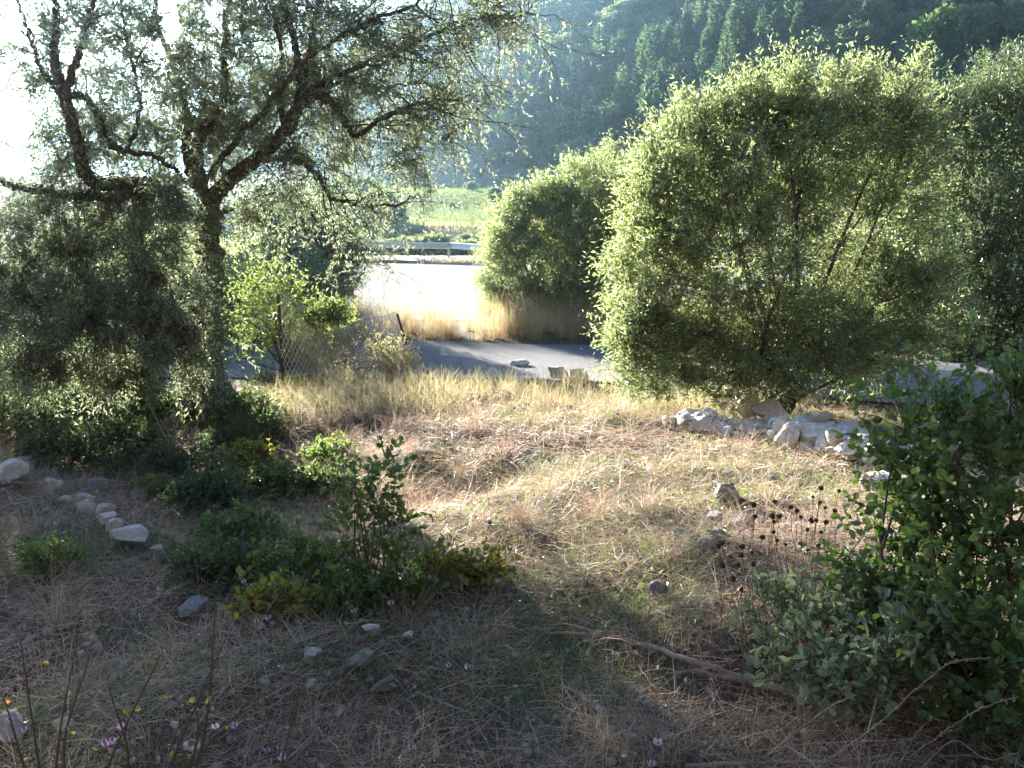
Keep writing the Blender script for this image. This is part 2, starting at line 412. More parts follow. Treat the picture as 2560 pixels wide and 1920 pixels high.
plant('olive_tree', 'olive tree at the picture edge, beyond the tallest bushy olive', 'tree', b,
      [pe(985, 170, 62, 110, 15.4), pe(1030, 130, 62, 75, 15.6), pe(948, 230, 48, 90, 15.8), pe(975, 310, 80, 58, 15.4), pe(1060, 260, 70, 110, 15.6), pe(930, 130, 34, 50, 15.8), pe(955, 350, 60, 34, 15.0), pe(990, 300, 80, 80, 14.8)], 11000, 10, .075, .02, 'olive_shade',
      ln=(.3, .6), nst=30, r0=.07, core=14000)
b = np.array([1.15, 19.3, 0]); b[2] = hz(1.15, 19.3)
plant('olive_tree', 'smaller rounded olive bush between the two stretches of road, beside golden grass', 'tree', b,
      [pe(548, 250, 58, 66, 19.2), pe(510, 265, 36, 50, 19.0), pe(585, 225, 52, 64, 19.6), pe(540, 212, 42, 32, 19.3), pe(620, 190, 42, 40, 21), pe(600, 265, 40, 55, 19.3), pe(515, 300, 34, 24, 18.8), pe(585, 305, 44, 26, 18.8)],
      12500, 10, .085, .021, 'olive_pale', ln=(.28, .6), nst=34, r0=.07, core=6000)

# ------------------------------------------------------------------ the old olive on the left
def d2(pts, y):
    """Traced in pixels of the 2212 px wide view; y is a depth or one per point."""
    ys = np.broadcast_to(y, (len(pts),))
    return np.array([at(p[0] / 2.16, p[1] / 2.16, yy) for p, yy in zip(pts, ys)])
tb = at(208, 398, 9.4); tb[2] = hz(tb[0], tb[1])
old = empty('old_olive_tree', tb, 'gnarled old olive tree with bent dark limbs against the glare of the sun', 'tree')
trunk_pts = [tb + [.05, 0, -.1], tb + [-.02, 0, .25]] + list(d2([(448, 700), (452, 560), (446, 440)], 9.4))
mb = MB(); tr = curve(trunk_pts, 40); rr = np.interp(np.linspace(0, 1, 40), [0, .12, .3, .6, 1], [.5, .31, .20, .15, .12])
tubes(mb, tr + .02 * rng.normal(size=tr.shape) * np.array([1, 1, .2]), rr * (1 + .06 * np.sin(np.arange(40) * 1.9)), 14)
for a_ in (.3, 1.6, 2.9, 4.2, 5.4):
    d_ = np.array([math.cos(a_), math.sin(a_), 0]); p1 = tb + d_ * .75
    p1[2] = hz(p1[0], p1[1]) - .04
    tubes(mb, curve([tb + [0, 0, .55], tb + d_ * .3 + [0, 0, .16], p1], 10), np.linspace(.15, .05, 10), 8)
mb.build('trunk', M['bark'], old, tb, True)
t2 = at(140, 392, 9.7); t2[2] = hz(t2[0], t2[1])
LIMBS = [  # points, depth, start and end radius
    ([(446, 450), (490, 392), (560, 340), (620, 275), (652, 215)], [9.4, 9.3, 9.2, 9.1, 9.0], .15, .10),
    ([(652, 225), (690, 208), (728, 232), (748, 272), (772, 292), (815, 262), (880, 232), (950, 215)], [9.0, 8.9, 8.8, 8.7, 8.7, 8.6, 8.5, 8.4], .075, .018),
    ([(650, 220), (645, 150), (630, 70), (600, -20), (560, -110)], [9.0, 9.0, 9.1, 9.2, 9.3], .075, .03),
    ([(655, 215), (668, 130), (675, 60), (700, -30), (720, -120)], [9.0, 9.1, 9.2, 9.3, 9.4], .05, .02),
    ([(446, 450), (425, 340), (440, 285), (480, 215), (486, 100), (492, -20), (480, -130)], [9.4, 9.5, 9.5, 9.6, 9.7, 9.8, 9.9], .12, .03),
    ([(440, 420), (405, 350), (400, 250), (385, 170), (350, 80), (330, -30)], [9.4, 9.6, 9.8, 9.9, 10, 10.2], .10, .03),
    ([(455, 380), (510, 300), (580, 230), (650, 140), (760, 62), (870, 20), (980, -40)], [9.3, 9.1, 8.9, 8.7, 8.4, 8.2, 8.0], .06, .018),
    ([(660, 190), (760, 150), (870, 105), (990, 50), (1080, 32), (1150, 30)], [9.0, 8.8, 8.6, 8.4, 8.2, 8.1], .045, .010),
    ([(560, 345), (640, 345), (690, 385), (715, 425), (770, 440), (850, 442), (905, 420)], [9.2, 9.0, 8.8, 8.7, 8.6, 8.5, 8.4], .055, .012),
    ([(620, 280), (600, 200), (610, 120), (590, 30), (570, -60)], [9.1, 9.4, 9.6, 9.8, 10], .06, .02),
    ([(660, 200), (740, 175), (820, 190), (905, 180), (990, 205)], [9.0, 9.2, 9.3, 9.4, 9.5], .035, .009),
    ([(446, 470), (520, 440), (600, 420), (650, 440), (700, 500)], [9.4, 9.8, 10.2, 10.4, 10.6], .06, .015),
    ([(300, 640), (290, 520), (300, 440), (330, 400), (250, 398), (190, 385), (165, 300), (138, 205)], [9.7, 9.6, 9.5, 9.4, 9.2, 9.1, 9.0, 9.0], .16, .10),
    ([(138, 205), (118, 140), (122, 60), (120, -40), (110, -140)], [9.0, 9.0, 9.1, 9.2, 9.3], .085, .035),
    ([(142, 200), (165, 130), (190, 60), (205, -30), (230, -120)], [9.0, 8.9, 8.9, 8.9, 9], .07, .03),
    ([(145, 208), (185, 212), (212, 250), (230, 300), (275, 328), (335, 336), (385, 372)], [9.0, 8.9, 8.9, 8.9, 9.0, 9.1, 9.3], .06, .035),
    ([(330, 410), (230, 425), (130, 418), (60, 408), (-20, 395), (-120, 410)], [9.4, 9.2, 9.0, 8.9, 8.8, 8.7], .095, .05),
    ([(130, 205), (90, 150), (60, 70), (30, -20), (0, -100)], [9.0, 9.1, 9.2, 9.3, 9.4], .05, .02),
    ([(-20, 392), (-60, 300), (-90, 200), (-80, 60)], [8.8, 8.8, 8.9, 9.0], .07, .03),
    ([(275, 328), (300, 250), (290, 160), (270, 60), (250, -60)], [9.0, 9.2, 9.4, 9.6, 9.8], .04, .02),
]
mb = MB(); p = curve([t2 + [0, 0, -.1], t2 + [0, 0, .3]] + list(d2([(305, 740), (300, 640)], 9.7)), 20)
tubes(mb, p, np.interp(np.linspace(0, 1, 20), [0, .2, 1], [.30, .17, .115]), 12)
mb.build('trunk', M['bark'], old, tb, True)
mt, ml = MB(), MB()
for pts, ys, r0, r1 in LIMBS:
    c = curve(d2(pts, ys), 8 * len(pts)); n = len(c)
    c[1:-1] += rng.normal(size=(n - 2, 3)) * .012
    lb = MB(); tubes(lb, c, np.linspace(r0 * .62, r1 * .6, n), 9); lb.build('limb', M['bark'], old, tb, True)
    ncl = int(5 + 3.2 * np.linalg.norm(np.diff(c, axis=0), axis=1).sum() * 2.4)
    i = rng.integers(int(n * .25), n, ncl); T = nrm(np.gradient(c, axis=0))[i]
    D = nrm(T * .5 + rng.normal(size=(ncl, 3)) * np.array([.8, .6, .7]) + np.array([.1, -.05, .05]))
    l = U(.4, 1.05, ncl); K = rng.normal(size=(ncl, 3)) * .25; K[:, 2] -= .12
    t = np.linspace(0, 1, 6)
    P = c[i][:, None] + (D[:, None] * t[None, :, None] + K[:, None] * (t ** 2)[None, :, None]) * l[:, None, None]
    P[:, 1:] += rng.normal(size=P[:, 1:].shape) * .018
    tubes(mt, P, (.0075 * (1 - .75 * t))[None] * U(.6, 1.3, ncl)[:, None], 4)
    B, DD = [], []
    for q in range(9):
        tt = U(.2, 1.0, ncl)[:, None]
        B.append(c[i] + (D * tt + K * tt ** 2) * l[:, None]); DD.append(nrm(D * .6 + 2 * K * tt + rng.normal(size=(ncl, 3)) * .75 + np.array([0, 0, -.12])))
    B, DD = np.vstack(B), np.vstack(DD)
    leafy = U(0, 1, len(B)) < .8
    sprays(mt, ml, B[leafy], DD[leafy], U(.18, .42, leafy.sum()), 10, .058, .0135, .0028, droop=.2)
    sprays(mt, ml, B[~leafy], DD[~leafy], U(.2, .5, (~leafy).sum()), 2, .05, .012, .0024, droop=.2)
dense = [pe(20, 300, 52, 48, 8.7, 1.5), pe(75, 255, 50, 44, 8.9, 1.3), pe(95, 320, 60, 44, 8.3, 1.5), pe(150, 275, 44, 40, 8.6, 1.4), pe(172, 335, 52, 42, 8.2, 1.5), pe(40, 365, 60, 28, 8.4, 1.2), pe(120, 375, 46, 22, 8.6, 1.), pe(200, 385, 30, 18, 8.6, .8),
         pe(-50, 280, 70, 90, 9), pe(185, 215, 36, 40, 8.8, 1.1), pe(120, 205, 50, 26, 9.2, .8), pe(30, 215, 60, 26, 9.0, .7), pe(255, 215, 30, 22, 9.3, .4),
         pe(290, 160, 40, 34, 8.8, .4), pe(330, 205, 60, 22, 8.6, .2), pe(395, 165, 60, 30, 8.4, .25), pe(440, 105, 44, 34, 8.2, .35), pe(490, 25, 48, 24, 8.0, .35), pe(400, 40, 80, 42, 8.4, .4), pe(300, 50, 80, 60, 9.4, .5),
         pe(180, 60, 100, 80, 9.8, .6), pe(60, 60, 70, 80, 9.6, .55), pe(210, 130, 60, 50, 9.6, .8), pe(90, 150, 60, 40, 9.6, .7), pe(330, 110, 70, 50, 9.3, .6), pe(250, 20, 90, 50, 9.5, .5)]
P, O = crown_pts(dense, 19000, .1, 1.3, lump=.4); P = clump(P, 34, .44)
D = nrm(O * .6 + rng.normal(size=P.shape) * .6 + np.array([0, 0, -.1])); l = U(.2, .5, len(P))
sprays(mt, ml, P - D * l[:, None] * .5, D, l, 10, .06, .014, .003, droop=.3)
mt.build('twig', M['twig'], old, tb, True)
ml.build('crown', M['olive'], old, tb)

# ------------------------------------------------------------------ trees and shrubs beyond the old olive
def ground_at(x, y): return np.array([x, y, hz(x, y)])
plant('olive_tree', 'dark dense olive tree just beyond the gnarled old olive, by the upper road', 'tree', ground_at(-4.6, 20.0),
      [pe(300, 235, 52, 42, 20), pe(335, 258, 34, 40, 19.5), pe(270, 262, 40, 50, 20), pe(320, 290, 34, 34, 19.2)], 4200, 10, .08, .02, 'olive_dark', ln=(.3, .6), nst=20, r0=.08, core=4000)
plant('leafy_shrub', 'bright green sunlit shrub between the old olive trunk and the wire fence', 'shrub', ground_at(-3.4, 12.4),
      [pe(262, 292, 22, 24, 12.7), pe(286, 300, 24, 26, 12.6), pe(308, 314, 20, 18, 12.4), pe(248, 316, 22, 28, 12.7), pe(284, 336, 24, 20, 12.5), pe(252, 346, 20, 18, 12.5), pe(276, 270, 10, 14, 12.8)], 640, 9, .05, .027, 'lime', 'oval', ln=(.2, .5), nst=22, r0=.022, lo=.2, hi=1.2, lump=.4)
sh = plant('leafy_shrub', 'small yellow-green shrub leaning over the wire netting', 'shrub', ground_at(-2.5, 12.5),
      [pe(338, 312, 14, 9, 12.4), pe(325, 318, 18, 12, 12.5)], 260, 9, .055, .03, 'lime', 'oval', ln=(.15, .3), nst=6, r0=.015, trunk='stem', crown='foliage')
LB_ = [(-11.5, 15.5, 1.1, 'green shrub glowing under the dense lowest boughs of the old olive, outermost of its row'),
       (-9.3, 14.2, .95, 'green shrub glowing under the dense lowest boughs of the old olive, second of its row'),
       (-7.4, 15.8, 1.0, 'green shrub glowing under the dense lowest boughs of the old olive, third of its row'),
       (-6.0, 17.5, 1.1, 'green shrub behind the second trunk of the old olive, innermost of its row'),
       (-13.8, 19.0, 1.5, 'taller green shrub behind the row of shrubs under the old olive'),
       (-5.3, 18.7, 1.25, 'green shrub behind the bright sunlit shrub, across the lower road'),
       (-9.8, 22.0, 1.5, 'wide green shrub behind the row of shrubs, seen through the old olive')]
x, y, s, lab = LB_[0]
pr = plant('leafy_shrub', lab, 'shrub', ground_at(x, y), [(ground_at(x, y) + [0, 0, .95], (1.15, 1.0, .8)), (ground_at(x, y) + [.7, .2, .6], (.8, .8, .55)), (ground_at(x, y) + [-.7, -.1, .65], (.8, .8, .6))],
           2200, 9, .075, .03, 'olive_pale', ln=(.25, .5), nst=16, r0=.04, core=1200, group='green shrubs behind the old olive')
for x, y, s, lab in LB_[1:]:
    c = copy_tree(pr); c.location = ground_at(x, y); c.scale = (s, s, s); c.rotation_euler.z = U(0, 6); c['label'] = lab

SC_ = [(60, 420, .55, 'dark tangled scrub under the lowest left boughs of the old olive'), (15, 440, .6, 'dark tangled scrub at the picture edge above the stone edging'), (110, 415, .5, 'dark scrub bush in front of the second trunk of the old olive'), (165, 425, .42, 'dark scrub between the two trunks of the old olive'),
       (245, 425, .38, 'dark weeds at the sunny side foot of the old olive trunk'), (60, 470, .4, 'dark weeds just above the curved stone edging'), (120, 455, .38, 'dark weeds beside the leafless sapling'), (30, 395, .9, 'tall dark shrub closing the view below the olive boughs, at the picture edge'), (90, 392, .8, 'tall dark shrub closing the view below the olive boughs, beside the second trunk'),
       (230, 455, .3, 'small dark weed clump at the sun and shade line near the old trunk'), (190, 480, .3, 'small dark weed clump by the round grey boulder'), (225, 500, .34, 'dark tangled weeds filling the middle of the shaded hollow'), (255, 445, .34, 'dark weeds at the shade edge behind the hollow'),
        (330, 500, .26, 'dark weeds behind the oak sapling, half in sun'), (140, 480, .34, 'dark weeds between the curved edging and the leafless sapling'), (215, 590, .2, 'low dark weeds below the hollow, above the pink flowers'),
       (-30, 400, 1.0, 'tall dark shrub partly beyond the picture edge under the old olive')]
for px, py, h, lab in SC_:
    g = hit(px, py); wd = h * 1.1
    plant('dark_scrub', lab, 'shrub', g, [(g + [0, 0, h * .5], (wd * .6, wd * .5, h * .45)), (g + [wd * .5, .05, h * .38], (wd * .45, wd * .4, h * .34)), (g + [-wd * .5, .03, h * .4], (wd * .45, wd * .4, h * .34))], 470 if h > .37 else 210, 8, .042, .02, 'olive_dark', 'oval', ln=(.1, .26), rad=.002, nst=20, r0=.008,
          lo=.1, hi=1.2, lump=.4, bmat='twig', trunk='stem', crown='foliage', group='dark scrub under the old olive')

# grey-green thin weeds by the fence
wb = [(318, 386, .8, 'thin twiggy yellow-green bush nearest the mossy green patch'), (355, 384, .85, 'tallest thin twiggy bush in front of the wire netting'),
      (392, 384, .62, 'low straggly weed bush beside the rusty leaning post'), (298, 372, .6, 'twiggy bush partly behind its taller neighbours, near the straight fence post')]
for px, py, h, lab in wb:
    g = hit(px, py)
    plant('twiggy_bush', lab, 'bush', g, [(g + [0, 0, h * .6], (h * .5, h * .5, h * .45)), (g + [h * .4, 0, h * .45], (h * .35, h * .35, h * .35))], 260, 8, .042, .015, 'scrub', ln=(.14, .34), rad=.0026,
          nst=34, r0=.008, bmat='cane', trunk='stem', crown='foliage', lo=.2, group='twiggy bushes by the wire fence', up=.7)
g = hit(306, 386)
plant('moss_cushion', 'bright lime green cushion plant at the terrace edge beside the shade', 'plant', g, [(g + [0, 0, .05], (.30, .2, .07)), (g + [-.12, .05, .06], (.18, .15, .06))], 900, 6, .02, .012, 'moss', 'oval', ln=(.04, .08),
      rad=.001, nst=4, r0=.006, trunk='stem', crown='foliage')
g = hit(266, 392)
plant('low_bush', 'dark rounded low bush between the old trunk and the lime green cushion plant', 'bush', g, [(g + [0, 0, .14], (.2, .2, .16))], 260, 7, .03, .014, 'olive_dark', ln=(.08, .16), rad=.0016, nst=8, r0=.008, trunk='stem', crown='foliage')

# ------------------------------------------------------------------ shrubs of the near terrace
def gp(px, py, h, rx, rz, dy=0.):
    p = hit(px, py, h); p = p + [0, dy, 0]
    return (p, np.array([rx, rx * .9, rz]))
g = hit(372, 598)
pl = plant('oak_sapling', 'small dark green oak sapling standing alone in the sunlit grass', 'sapling', g,
      [(g + [.0, .0, .50], (.17, .15, .14)), (g + [-.1, .02, .36], (.16, .14, .12)), (g + [.12, 0, .38], (.14, .12, .12)), (g + [.08, .02, .64], (.09, .09, .09)), (g + [-.06, 0, .2], (.2, .16, .12)), (g + [.14, .0, .22], (.14, .12, .1))],
      200, 7, .034, .023, 'oak', 'oval', ln=(.08, .2), rad=.0018, nst=20, r0=.009, lo=.2, bmat='twig', trunk='stem', crown='foliage')
LOW = [  # px, py of the foot, size, leaf material, n, label
    (300, 590, .30, 'oak', 130, 'low dark leafy shrub just beside the lone oak sapling, in shade'),
    (440, 590, .2, 'oak_yellow', 80, 'low shrub with yellow-tinted leaves at the foot of the oak sapling'),
    (480, 585, .17, 'oak_yellow', 80, 'sprawling yellow-leaved shrub reaching out onto the sunlit dry grass'),
    (395, 610, .2, 'oak', 90, 'dark ground-hugging shrub in front of the oak sapling'),
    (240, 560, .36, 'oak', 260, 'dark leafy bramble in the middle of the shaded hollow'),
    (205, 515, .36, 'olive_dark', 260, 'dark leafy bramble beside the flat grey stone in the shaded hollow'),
    (290, 500, .34, 'oak', 240, 'leafy bramble on the brow of the hollow where the sun begins'),
    (250, 470, .30, 'oak_yellow', 180, 'bramble with a few orange leaves at the back of the hollow'),
    (330, 465, .28, 'oak', 170, 'small dark bramble at the edge of the sunlit straw'),
    (345, 620, .22, 'oak', 130, 'tiny leafy shrub above the bright white stone'),
    (150, 500, .2, 'grass', 140, 'soft dark green weed patch inside the curve of pale edging stones'),
    (50, 575, .2, 'grass', 150, 'soft dark green weed patch on the near side of the pale edging stones'),
    (275, 625, .2, 'oak_yellow', 110, 'tiny yellow-flecked shrub among the pink flowers'),
    (885, 470, .16, 'grass', 90, 'small clover clump below the white rock heap'),
    (850, 440, .14, 'grass', 80, 'small fresh green clump touching the white rock heap'),
]
for px, py, h, lm, n, lab in LOW:
    g = hit(px, py); wd = h * 1.0
    ells = [(g + [0, 0, h * .5], (wd * .55, wd * .5, h * .42)), (g + [wd * .45, .05, h * .4], (wd * .4, wd * .4, h * .32)), (g + [-wd * .45, .03, h * .36], (wd * .42, wd * .4, h * .3))]
    plant('low_shrub', lab, 'shrub', g, ells, n, 7, .038 if lm != 'grass' else .026, .026 if lm != 'grass' else .014, lm, 'oval', ln=(.07, .17), rad=.0017, nst=14, r0=.006, lo=.15, bmat='twig', trunk='stem', crown='foliage',
          group='low leafy shrubs on the terrace')

# the broad oak bush by the right edge
g = ground_at(1.62, 2.75)
oak = [pe(945, 425, 62, 62, 3.05), pe(1000, 455, 52, 66, 2.9), pe(925, 520, 52, 70, 3.0), pe(985, 545, 66, 90, 2.75), pe(880, 590, 42, 50, 2.95), pe(960, 640, 70, 80, 2.6), pe(1015, 680, 46, 90, 2.4), pe(905, 460, 40, 40, 3.1), pe(1030, 395, 40, 36, 2.9)]
plant('oak_bush', 'broad dark glossy oak bush cut by the picture edge, overhanging the sage', 'bush', g, oak, 820, 8, .043, .029, 'oak', 'oval', ln=(.12, .3), rad=.0022, nst=34, r0=.016, lo=.05, bmat='twig', trunk='stem', crown='foliage', hi=1.2, lump=.4)
# grey sage with dried seed heads on stalks
g = hit(835, 705)
sage = plant('sage_bush', 'grey-green felty sage bush with dry brown seed heads beside the fallen branch', 'bush', g,
      [gp(790, 655, .16, .16, .13), gp(850, 680, .18, .17, .13), gp(830, 620, .2, .2, .16), gp(900, 670, .2, .16, .14), gp(770, 610, .14, .13, .12), gp(880, 610, .25, .2, .15), gp(925, 640, .3, .16, .14)],
      420, 7, .046, .021, 'sage', 'oval', ln=(.08, .17), rad=.002, nst=50, r0=.006, lo=.2, bmat='stalk', trunk='stem', crown='foliage', up=.8, spread=.9)
SEED = [(930, 745), (925, 690), (1012, 745), (1045, 745), (1020, 772), (1035, 860), (965, 845), (1018, 820), (1150, 750), (1130, 720), (1180, 810), (1198, 765), (1222, 765), (1245, 820), (1265, 705), (1240, 680), (1270, 772),
        (1208, 652), (1330, 625), (1310, 720), (1180, 905), (1075, 880), (775, 876), (757, 888), (775, 980), (850, 980), (865, 930), (920, 975), (825, 1045), (865, 1095), (1548, 630), (1550, 580), (1245, 610), (1025, 675), (915, 920), (1230, 885), (870, 890), (1100, 700)]
for zx, zy in SEED:
    px, py = (1400 + zx / 1.907) / 2.5, (900 + zy / 1.907) / 2.5
    p = hit(px, py, U(.34, .5)); f = np.array([p[0] + U(-.08, .12), p[1] + U(-.05, .08), 0]); f[2] = hz(f[0], f[1]) - .02
    s_ = MB(); tubes(s_, curve([f, f + (p - f) * .5 + rng.normal(size=3) * .012, p], 8), np.linspace(.0019, .0012, 8), 5)
    so = s_.build('stalk', M['stalk'], sage, g, True)
    h_ = MB(); n = 90; d = runit(n); r = U(.006, .0115)
    bm = bmesh.new(); bmesh.ops.create_icosphere(bm, subdivisions=2, radius=1)
    v = np.array([q.co for q in bm.verts]); fc = np.array([[w.index for w in q.verts] for q in bm.faces]); bm.free()
    h_.add(p + v * r * .8 * np.array([1, 1, .85]), fc)
    leaves(h_, p + d * r * .6, d + rng.normal(size=(n, 3)) * .3, runit(n), r * .75, r * .4)
    h_.build('seed_head', M['seed'], so, g)

# bare bush in the near corner with a few autumn leaves
g = hit(95, 790); g[2] = hz(g[0], g[1])
bare = empty('bare_bush', g, 'nearly leafless dark twiggy bush with a few green, yellow and orange leaves', 'bush')
mb, lv = MB(), {'yellow': MB(), 'orange': MB(), 'oak_yellow': MB()}
for (fx, tops) in ((60, [(20, 640), (75, 650), (5, 700), (110, 690)]), (100, [(90, 655), (160, 655), (195, 690), (225, 640)]), (150, [(250, 700), (215, 610), (300, 690), (180, 720)])):
    f = ground_at(at(fx, 768, 1.75)[0], 1.75)
    for q, (tx, ty) in enumerate(tops):
        T = at(tx, ty, U(1.75, 2.1)); mid = f + (T - f) * .5 + rng.normal(size=3) * .05
        c = curve([f, mid, T], 16); tubes(mb, c, np.linspace(.006, .0014, 16), 5)
        i = rng.integers(5, 16, 6); D = nrm(nrm(T - f) + rng.normal(size=(6, 3)) * .6)
        sprays(mb, lv['oak_yellow'], c[i], D, U(.06, .16, 6), 1, .018, .013, .0012, 'oval')
        for k_ in (('yellow',) if q == 1 else ('orange',) if q == 2 else ()):
            j = rng.integers(8, 16, 1)
            leaves(lv[k_], c[j], runit(1) + [0, 0, -.3], runit(1), .017, .014, 'oval')
mb.build('stem', M['twig'], bare, g, True)
for k_, m_ in lv.items(): m_.build('foliage', M[k_], bare, g)

# leafless sapling in the shade with a few big leaves
g = hit(176, 462)
sap = empty('leafless_sapling', g, 'leafless pale forked sapling with a few large grey leaves in the deep shade', 'sapling')
mb, ml = MB(), MB()
for tx, ty, dy in ((190, 395, .1), (165, 425, 0), (150, 405, -.1), (205, 430, .15), (135, 440, -.15), (200, 405, 0)):
    T = at(tx, ty, g[1] + dy); c = curve([g - [0, 0, .03], g + [0, 0, .1], g + (T - g) * .6 + rng.normal(size=3) * .04, T], 16)
    tubes(mb, c, np.linspace(.009, .0025, 16), 5); sprays(mb, ml, c[[9, 12, 15]], runit(3), .1, 2, .06, .045, .002, 'oval')
mb.build('stem', M['cane'], sap, g, True); ml.build('foliage', M['olive_dark'], sap, g)

# ------------------------------------------------------------------ stones
bm = bmesh.new(); bmesh.ops.create_icosphere(bm, subdivisions=4, radius=1)
IV = np.array([q.co for q in bm.verts]); IF = np.array([[w.index for w in q.verts] for q in bm.faces]); bm.free()
def rock_mesh(i, mat):
    r = np.random.default_rng(100 + i); V = IV.copy()
    for _ in range(14):
        n = nrm(r.normal(size=3)); d = r.uniform(.38, .82); over = np.maximum(V @ n - d, 0)
        V = V - over[:, None] * n * .97
    for f, a in ((2.2, .05), (5.5, .03), (13, .02)):
        s = np.zeros(len(V))
        for _ in range(7):
            w = r.normal(size=3) * f; s += np.sin(V @ w + r.uniform(0, 6))
        V = V * (1 + a * s / 2.6)[:, None]
    V = V / np.abs(V).max(0)
    mb = MB(); mb.add(V, IF); return mb.mesh('rock', mat, smooth=False)
RM = {k: [rock_mesh(i + 20 * q, M[k]) for i in range(7)] for q, k in enumerate(('stone', 'stone_grey', 'stone_white'))}
SIDE = 'pale broken stone in the sunlit heap of white rocks'
ROCKS = []   # view, cx, cy, w, h, material, label
def RK(z, lst, mat, group):
    off, sc_ = {'3': ((1400, 900), 1.907), 'L': ((0, 900), 2.458), 'B': ((0, 1350), 2.458), 'C': ((800, 1400), 2.458), 'M': ((700, 900), 2.765), 'E': ((600, 480), 2.304)}[z]
    for cx, cy, w, h, lab, *m in lst:
        ROCKS.append(((off[0] + cx / sc_) / 2.5, (off[1] + (cy + h * .36) / sc_) / 2.5, w / sc_ / 2.5, h / sc_ / 2.5, m[0] if m else mat, lab, group))
RK('3', [(615, 305, 130, 80, 'rounded pale rock at the end of the heap nearest the golden grass'), (885, 270, 90, 110, 'tall upright rock crowning the heap of white rocks'),
         (1000, 290, 130, 90, 'large cracked rock just beside the tall upright rock'), (1210, 320, 130, 60, 'flat-topped slab at the back of the white rock heap'),
         (1235, 410, 180, 110, 'biggest pale boulder at the front of the white rock heap'), (1100, 400, 90, 100, 'narrow upright stone leaning on the biggest pale boulder'),
         (1385, 385, 120, 90, 'square pale rock at the oak bush end of the heap'), (1430, 470, 150, 90, 'broad pale rock half covered by oak leaves'),
         (1510, 530, 110, 60, 'bluish pale stone under the oak leaves'), (1650, 500, 150, 80, 'long pale rock showing between the oak branches'),
         (1600, 560, 100, 70, 'white stone below the long rock behind the oak branches'), (1540, 610, 130, 80, 'pale rock lowest under the oak bush edge'), (720, 312, 80, 50, 'yellowish stone beside the rounded end rock'),
         (790, 320, 80, 35, 'flat ochre stone at the foot of the tall upright rock'), (1310, 395, 90, 70, 'tan stone wedged behind the biggest pale boulder')], 'stone', 'white rocks heaped at the terrace edge')
RK('3', [(a, b_, w, h, SIDE) for a, b_, w, h in [(870, 340, 90, 50), (950, 340, 80, 50), (1030, 365, 60, 50), (1290, 350, 70, 50), (800, 352, 70, 30), (740, 345, 60, 30), (1075, 325, 60, 50), (1130, 330, 60, 40), (1000, 342, 60, 40),
         (910, 366, 60, 30), (850, 370, 50, 24), (1160, 380, 60, 50), (1340, 440, 70, 40), (1560, 470, 80, 50), (690, 340, 50, 30), (1060, 350, 50, 36), (1190, 345, 56, 40), (960, 372, 44, 26), (1260, 352, 50, 40), (780, 368, 44, 22),
         (1470, 500, 60, 40), (1390, 430, 60, 40), (1700, 540, 80, 50), (1480, 440, 70, 46), (640, 335, 40, 24), (1340, 360, 60, 40), (925, 320, 60, 46), (1035, 320, 60, 46)]], 'stone', 'white rocks heaped at the terrace edge')
RK('3', [(790, 650, 110, 100, 'grey-white block alone in the grass in front of the rock heap'), (1010, 590, 80, 50, 'small brownish stone behind the lone grey-white block'), (740, 770, 90, 70, 'weathered stone near the seed heads, beside straw'),
         (880, 775, 100, 60, 'pale stone behind the dry seed heads'), (755, 840, 100, 50, 'flat grey stone half sunk by the seed heads'), (710, 900, 110, 70, 'dark mossy stone beside the seed head stalks'), (560, 825, 70, 40, 'small bluish stone in the open straw'),
         (310, 535, 70, 50, 'small brown stone in mid terrace grass'), (455, 1115, 90, 70, 'grey stone above the fallen branch'), (1210, 935, 80, 50, 'pale stone inside the sage bush'), (285, 770, 40, 30, 'pebble-sized grey stone on the open straw')], 'stone_grey', 'single stones in the terrace grass')
RK('L', [(60, 730, 150, 110, 'big pale block at the picture edge starting the curved stone edging'), (180, 680, 130, 90, 'sun-tipped block at the top of the curved stone edging'), (400, 890, 60, 40, 'small white stone in the curved edging'),
         (500, 890, 120, 80, 'whitest wide stone of the curved edging'), (540, 935, 90, 60, 'stone tucked under the whitest edging stone'), (630, 965, 90, 60, 'smooth stone midway along the curved edging'), (670, 1020, 80, 60, 'stone after the smooth one along the curved edging'),
         (700, 1068, 90, 60, 'squarish stone near the lower end of the curved edging'), (810, 1130, 160, 60, 'long flat last stone of the curved edging'), (965, 1210, 60, 30, 'tiny white stone past the end of the curved edging'), (300, 800, 120, 80, 'dark stone joining the two parts of the curved edging')],
   'stone', 'stones of the curved edging')
RK('L', [(870, 560, 110, 80, 'round grey boulder under the leafless sapling'), (1195, 470, 70, 80, 'upright grey stone at the back of the hollow'), (1220, 555, 50, 40, 'small grey stone below the upright stone in the hollow'), (1350, 530, 90, 60, 'sun-touched stone by the orange leaves'),
         (1160, 760, 80, 60, 'grey half of the pair of stones in the hollow'), (1215, 750, 70, 50, 'pale half of the pair of stones in the hollow', 'stone'), (860, 830, 150, 80, 'dark flat stone in the middle of the hollow'), (570, 790, 130, 80, 'dark block behind the curved edging'),
         (1270, 1070, 150, 50, 'long pale slab under the brambles', 'stone'), (650, 890, 70, 40, 'small dark stone just inside the curved edging'), (1605, 345, 36, 24, 'tiny pale stone on the shaded brow'), (1930, 850, 50, 50, 'pale stone showing under the oak sapling leaves', 'stone')],
   'stone_grey', 'stones in the shaded hollow')
